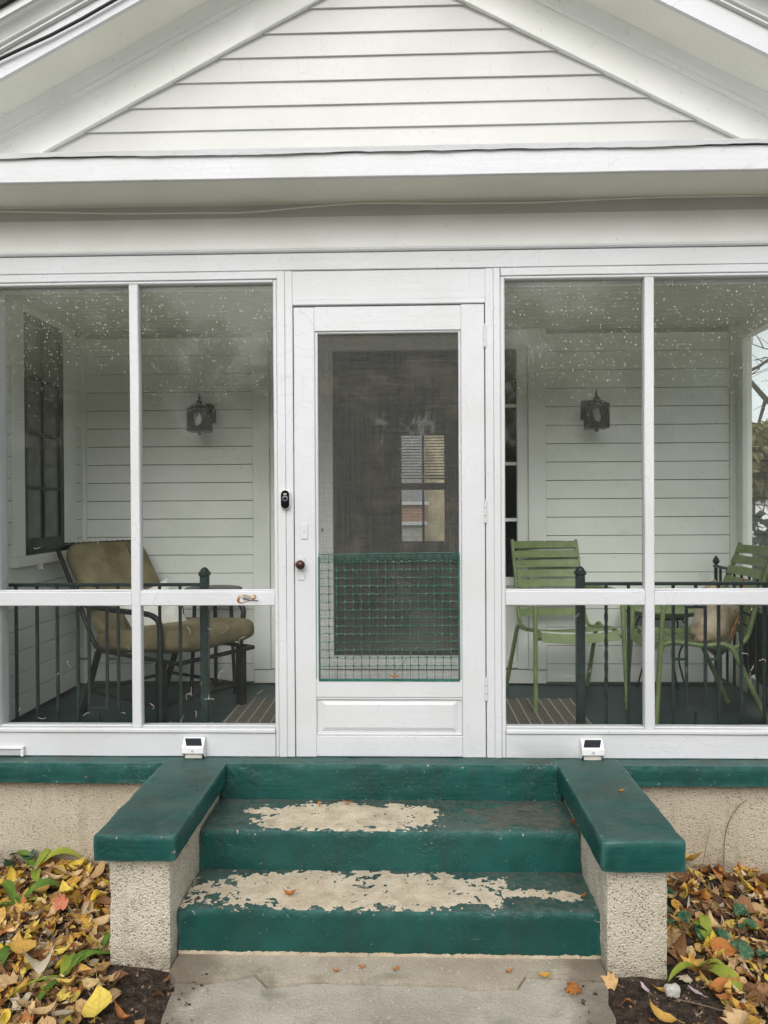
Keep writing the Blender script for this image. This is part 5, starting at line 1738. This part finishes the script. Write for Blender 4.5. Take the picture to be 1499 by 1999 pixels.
leaf_litter('layer of mixed fallen leaves covering the soil right of the steps', 0.62, 2.2, 2.1, 3.41, 1700, 2, ok_r)
def ok_ml(x, y, r_): return not (x > -1.07 and y > 2.66) and (x < -0.765 or (x < -0.66 and r_.random() < 0.18))
def ok_mr(x, y, r_): return not (x < 0.89 and y > 2.64) and (x > 0.63 or (x > 0.50 and r_.random() < 0.18))
litter('mulch', 'dark bark mulch crumbs on the soil left of the path', -2.2, -0.62, 2.0, 3.40, 9000, 3, lit_m, ok_ml, 0.005, 0.018)
litter('mulch', 'dark bark mulch crumbs on the soil right of the path', 0.48, 2.2, 2.0, 3.40, 9000, 4, lit_m, ok_mr, 0.005, 0.018)

# ================================================================== PLANTS
def strap(parent, base, ang, length, width, rise, mat, droop=0.6, seed=0, twist=0.0):
    n = 9
    pts, fs = [], []
    bx, by, bz = base
    c, s_ = math.cos(ang), math.sin(ang)
    for i in range(n + 1):
        t = i / n
        r_ = length * t
        hw = width * 0.5 * (math.sin(math.pi * min(1, 0.10 + t * 0.90)) ** 0.7) * (1 if t < 0.999 else 0.05)
        zz = bz + rise * math.sin(math.pi * t * (0.5 + 0.5 * droop)) + 0.006 * noise.noise((t * 4, seed, 0))
        px, py = bx + c * r_, by + s_ * r_
        w = 0.006 * noise.noise((t * 3, seed, 4))
        tw = twist * t
        for q in (-1, 0, 1):
            pts.append((px - s_ * hw * q * math.cos(tw) + w, py + c * hw * q * math.cos(tw) + w, zz + abs(q) * hw * 0.45 + q * hw * math.sin(tw)))
    for i in range(n):
        a = i * 3
        fs += [(a, a + 1, a + 4, a + 3), (a + 1, a + 2, a + 5, a + 4)]
    return obj('leaf', MB().add(pts, fs), mat, parent, smooth=60)
def strap_plant(label, x, y, leaves):
    zb = soil_height(x, y)
    t = thing('strap_leaf_plant', label, 'plant', (x, y, zb), group='strap-leaved plants in the beds')
    for i, (deg, L, w, rise, mt_, dr) in enumerate(leaves):
        strap(t, (x, y, zb + 0.012), R(deg), L, w, rise * 0.62, mt_, dr, seed=i * 2.2 + x * 9, twist=0.5 * math.sin(i * 2.0 + x * 7))
    return t
strap_plant('broad green and yellow strap leaves against the wall at far left', -1.66, 3.34, [(20, 0.20, 0.050, 0.10, leaf_lime, 0.8), (150, 0.2, 0.045, 0.08, leaf_green, 0.9), (-20, 0.22, 0.04, 0.05, LEAF['tan'], 0.9), (-60, 0.16, 0.04, 0.03, leaf_lime, 0.9), (60, 0.12, 0.04, 0.09, leaf_lime, 0.8)])
strap_plant('pair of arching green leaves on a stem at the left picture edge', -1.585, 3.05, [(35, 0.17, 0.045, 0.11, leaf_green, 0.7), (150, 0.15, 0.042, 0.11, leaf_green, 0.7), (-5, 0.15, 0.035, 0.05, leaf_lime, 0.9), (200, 0.12, 0.04, 0.03, leaf_green, 1.0), (90, 0.03, 0.012, 0.06, leaf_green, 0.6)])
strap_plant('long green leaves running along the front of the left bed', -1.19, 2.59, [(58, 0.15, 0.040, 0.07, leaf_green, 0.7), (35, 0.17, 0.034, 0.08, leaf_green, 0.8), (225, 0.20, 0.024, 0.04, leaf_lime, 1.0), (-100, 0.16, 0.022, 0.02, leaf_green, 1.0), (100, 0.12, 0.04, 0.05, leaf_lime, 0.9)])
strap_plant('short green leaf touching the foot of the left stub wall', -1.12, 2.71, [(40, 0.10, 0.050, 0.07, leaf_green, 0.7), (250, 0.12, 0.022, 0.04, leaf_lime, 1.0)])
strap_plant('yellow-green leaf low at the left picture edge near the front', -1.43, 2.62, [(160, 0.11, 0.05, 0.06, leaf_lime, 0.8), (-70, 0.14, 0.02, 0.02, leaf_lime, 1.0), (80, 0.09, 0.04, 0.07, leaf_green, 0.8)])
strap_plant('two bright lime strap leaves in front of the right stub wall', 1.005, 2.70, [(-62, 0.20, 0.062, 0.05, leaf_lime, 0.95), (212, 0.155, 0.034, 0.045, leaf_lime, 1.0), (-30, 0.12, 0.045, 0.05, leaf_lime, 0.9)])
strap_plant('upright yellowing leaf among the dark vine leaves', 1.090, 2.83, [(80, 0.12, 0.042, 0.10, leaf_lime, 0.5), (110, 0.10, 0.03, 0.08, leaf_lime, 0.6)])
vine_me = [mesh_from('vine_leaf', leaf_ovate(0.82, c, f, 6, s_), leaf_vine, 60) for (c, f, s_) in ((0.3, 0.35, 1), (-0.35, 0.5, 5), (0.15, -0.2, 9))]
def vine(label, spots, seed):
    r_ = random.Random(seed)
    x0, y0 = spots[0]
    t = thing('ground_vine', label, 'plant', (x0, y0, soil_height(x0, y0)), group='dark green ground vines')
    for (x, y) in spots:
        for q in range(2):
            xx, yy = x + r_.uniform(-0.022, 0.022), y + r_.uniform(-0.022, 0.022)
            link_mesh('leaf', r_.choice(vine_me), t, (xx - x0, yy - y0, soil_height(xx, yy) - soil_height(x0, y0) + r_.uniform(0.035, 0.06)), (r_.gauss(0.3, 0.3), r_.gauss(0, 0.3), r_.uniform(0, 6.28)), (r_.uniform(0.050, 0.066),) * 3)
    p_ = [(x - x0, y - y0, soil_height(x, y) - soil_height(x0, y0) + 0.02) for x, y in spots]
    if len(p_) > 1:
        obj('stem', MB().tube(p_, 0.002, 4), stem_mat, t, local=True)
    return t
vine('dark green vine leaves trailing through the right bed', [(1.03, 2.90), (1.085, 2.85), (1.14, 2.81), (1.185, 2.745), (1.22, 2.71)], 3)
vine('dark green vine leaves beside the right stub wall', [(0.985, 3.05), (1.02, 3.10), (0.97, 2.98), (0.955, 2.90)], 4)
vine('single clump of dark green vine leaves out in the right bed', [(1.265, 2.985), (1.28, 2.93)], 5)
vine('dark green vine leaves at the wall in the far left corner', [(-1.80, 3.36), (-1.84, 3.33), (-1.72, 3.38)], 6)

def dry_stem(label, pts, r0):
    return tag(obj('dry_stem', MB().tube(bez(pts, 4), r0, 5, None), stem_mat), label, 'stem')
dry_stem('tall bent dry stem standing against the wall right of the steps', [(1.375, 3.395, GZ), (1.378, 3.40, -0.34), (1.40, 3.40, -0.25), (1.445, 3.405, -0.19), (1.475, 3.40, -0.165)], 0.0022)
dry_stem('short thin dry stem left of the tall bent stem', [(1.235, 3.30, GZ), (1.262, 3.32, -0.38), (1.285, 3.34, -0.30), (1.30, 3.35, -0.27)], 0.0014)
dry_stem('long thin dry stalk lying across the soil right of the path', [(0.86, 2.50, GZ + 0.012), (0.93, 2.46, GZ + 0.02), (1.02, 2.43, GZ + 0.012)], 0.0014)
dry_stem('pale dry grass stalk arching at the wall left of the steps', [(-1.55, 3.36, GZ + 0.03), (-1.42, 3.33, GZ + 0.07), (-1.22, 3.20, GZ + 0.05), (-1.12, 3.08, GZ + 0.01)], 0.0016)
tag(obj('stone', rough_box(0.845, 0.893, 2.545, 2.585, GZ - 0.02, GZ + 0.018, 0.006, 0.014, 0.004, 40), stone_mat, smooth=80), 'pale stone on the soil before the right stub wall', 'stone')
tag(obj('petal', leaf_ovate(0.28, 0.2, 0.3, 6, 4).xf(Matrix.Translation((0.935, 2.54, GZ + 0.012)) @ Euler((0, 0.1, R(28))).to_matrix().to_4x4() @ Matrix.Scale(0.065, 4)), petal_mat, smooth=60), 'narrow pale pink petal right of the pale stone', 'petal')
tag(obj('petal', leaf_ovate(0.28, 0.2, 0.3, 6, 7).xf(Matrix.Translation((0.775, 2.555, GZ + 0.012)) @ Euler((0, 0.1, R(10))).to_matrix().to_4x4() @ Matrix.Scale(0.060, 4)), petal_mat, smooth=60), 'narrow pale pink petal left of the pale stone', 'petal')
r_ = random.Random(9)

# ================================================================== BEYOND THE PORCH
def leaf_cloud(blobs, n, size, seed):
    r_ = random.Random(seed)
    mb = MB()
    tot = sum(b[3] * b[4] * b[5] for b in blobs)
    for (cx_, cy_, cz_, rx, ry, rz_) in blobs:
        for i in range(int(n * rx * ry * rz_ / tot)):
            while True:
                u = Vector((r_.uniform(-1, 1), r_.uniform(-1, 1), r_.uniform(-1, 1)))
                if 0.25 < u.length < 1.0:
                    break
            if noise.noise((cx_ + u.x * rx * 1.6, cy_ + u.y * ry * 1.6, cz_ + u.z * rz_ * 1.6)) < -0.22:
                continue
            p = Vector((cx_ + u.x * rx, cy_ + u.y * ry, cz_ + u.z * rz_))
            s_ = size * r_.uniform(0.6, 1.3)
            M_ = Matrix.Translation(p) @ Euler((r_.uniform(0, 6.28), r_.uniform(0, 6.28), r_.uniform(0, 6.28))).to_matrix().to_4x4()
            mb.add([M_ @ Vector(q) for q in ((-s_ * 0.3, -s_ * 0.5, 0), (s_ * 0.3, -s_ * 0.4, s_ * 0.1), (s_ * 0.25, s_ * 0.5, 0), (-s_ * 0.3, s_ * 0.35, s_ * 0.12))], [(0, 1, 2, 3)])
    return mb
hedge = thing('hedge', 'dark clipped hedge outside beyond the right end of the porch', 'hedge', (5.2, 9.6, GZ))
obj('foliage', leaf_cloud([(3.4 + i * 0.8, 9.4 + 0.2 * math.sin(i), 0.15, 0.75, 0.7, 0.85) for i in range(9)], 9000, 0.12, 5), hedge_mat, hedge, smooth=0)
obj('stem', MB().box(2.9, 10.2, 9.3, 9.5, GZ - 0.05, 0.55, 0.05), dark_wood, hedge)
shrub = thing('olive_tree', 'olive green leafy tree seen beyond the right end of the porch', 'tree', (6.9, 14.5, GZ))
obj('crown', leaf_cloud([(6.6, 14.5, 1.9, 1.3, 1.0, 0.75), (7.8, 14.7, 2.1, 1.2, 1.0, 0.8), (5.3, 14.6, 1.8, 1.1, 1.0, 0.7), (9.2, 14.6, 1.9, 1.2, 1.0, 0.8)], 12000, 0.17, 8), olive_leaf, shrub, smooth=0)
obj('trunk', MB().tube([(6.9, 14.5, GZ), (6.95, 14.5, 0.8), (7.1, 14.55, 2.0)], 0.1, 8, [0.12, 0.09, 0.04]), bark_mat, shrub)
def bare_tree(label, x, y, h, seed):
    r_ = random.Random(seed)
    t = thing('bare_tree', label, 'tree', (x, y, GZ))
    tr, br = MB(), MB()
    tr.tube([(x, y, GZ - 0.1), (x - 0.05, y, GZ + h * 0.2), (x + 0.1, y, GZ + h * 0.42)], 0.2, 10, [0.26, 0.20, 0.15])
    def grow(p, d, L, rad, lev):
        q, pts, rr = Vector(p), [Vector(p)], [rad]
        for i in range(5):
            d = (d + Vector((r_.gauss(0, 0.22), r_.gauss(0, 0.22), r_.gauss(0.02, 0.16)))).normalized()
            q = q + d * (L / 5)
            pts.append(q.copy())
            rr.append(rad * (1 - 0.14 * (i + 1)))
            if lev > 0 and i > 0:
                for _ in range(1 if lev < 3 else 2):
                    e = (d + Vector((r_.gauss(0, 0.75), r_.gauss(0, 0.75), r_.gauss(0.1, 0.5)))).normalized()
                    grow(q, e, L * r_.uniform(0.5, 0.75), rad * 0.5, lev - 1)
        br.tube(pts, rad, 5, rr)
    for i in range(6):
        a = i * 1.05 + r_.uniform(-0.3, 0.3)
        grow((x + 0.08, y, GZ + h * (0.25 + 0.03 * i)), Vector((math.cos(a), math.sin(a), 0.55)).normalized(), h * 0.42, 0.085, 3)
    obj('trunk', tr, bark_mat, t)
    obj('branches', br, bark_mat, t, smooth=60)
bare_tree('bare branching tree outside beyond the right end of the porch', 9.2, 17.5, 9.0, 3)
nh = thing('far_house', 'distant white house glimpsed under the trees at right', 'house', (22, 42, GZ))
obj('wall', MB().box(14, 30, 42, 50, GZ, 1.35), sky_wall, nh)
obj('roof', MB().hexa([(13.5, 41.5, 1.36), (30.5, 41.5, 1.36), (30.5, 50.5, 1.36), (13.5, 50.5, 1.36), (13.5, 46, 2.6), (30.5, 46, 2.6), (30.5, 46.2, 2.6), (13.5, 46.2, 2.6)]), shingle_mat, nh)
for i in range(6):
    wd = obj('window', MB().box(15.2 + i * 2.5, 16.2 + i * 2.5, 41.96, 41.99, 0.3, 1.1), dark_glass, nh)
# neighbour glimpsed through the rear window
nb = thing('brick_neighbour', 'neighbouring brick and grey wall glimpsed through the rear window', 'house', (0.4, 14.2, GZ))
obj('wall', MB().box(-3, 0.33, 14.0, 14.2, 1.20, 3.4), plain('neighbour_grey', (0.30, 0.31, 0.33), 0.8), nb)
obj('wall', MB().box(-3, 0.31, 14.02, 14.2, 0.83, 1.14), brick_mat, nb)
obj('wall', MB().box(-3, 0.31, 14.03, 14.2, GZ, 0.77), plain('neighbour_base', (0.42, 0.42, 0.38), 0.9), nb)
obj('band', MB().box(-3, 0.38, 13.95, 14.2, 1.141, 1.199), white_h, nb)
obj('band', MB().box(-3, 0.35, 13.96, 14.2, 0.771, 0.829), white_h, nb)
obj('wall', MB().box(0.20, 4.0, 14.3, 14.5, GZ, 3.6), plain('neighbour_tan', (0.50, 0.43, 0.28), 0.9, var=0.3, scale=4), nb)

# autumn trees across the street, behind the viewer: what the porch glass mirrors
tree_cols = leaf_material('street_tree_leaf', (0.24, 0.21, 0.09), (0.32, 0.25, 0.10), (0.34, 0.20, 0.09), 0.5)
bl = []
tr_ = random.Random(77)
tk = MB()
for i in range(14):
    x, y = -28 + i * 4.2 + tr_.uniform(-1, 1), -17 + tr_.uniform(-3, 2)
    h = tr_.uniform(4.0, 4.8)
    bl += [(x, y, h, 3.2, 2.6, h * 0.72), (x + tr_.uniform(-2, 2), y, h * 1.35, 2.2, 2.0, 2.4), (x, y - 2.5, 0.9, 2.6, 1.0, 1.7)]  # third, low blob is added to fill sky gaps in the mirrored view
    tk.tube([(x, y, GZ - 0.1), (x + 0.1, y, h * 0.6), (x + 0.2, y, h * 1.3)], 0.2, 8, [0.28, 0.2, 0.06])
tk.box(-34, 34, -22.5, -21.5, GZ, 3.4)  # unseen wall added to block bright sky in the glass reflections
tl = obj('street_trees', leaf_cloud(bl, 10000, 0.60, 12), tree_cols, kind='stuff', smooth=0)
tag(tl, 'autumn trees across the street, only mirrored in the porch glass', 'trees')
obj('trunks_and_backdrop', tk, bark_mat, tl)
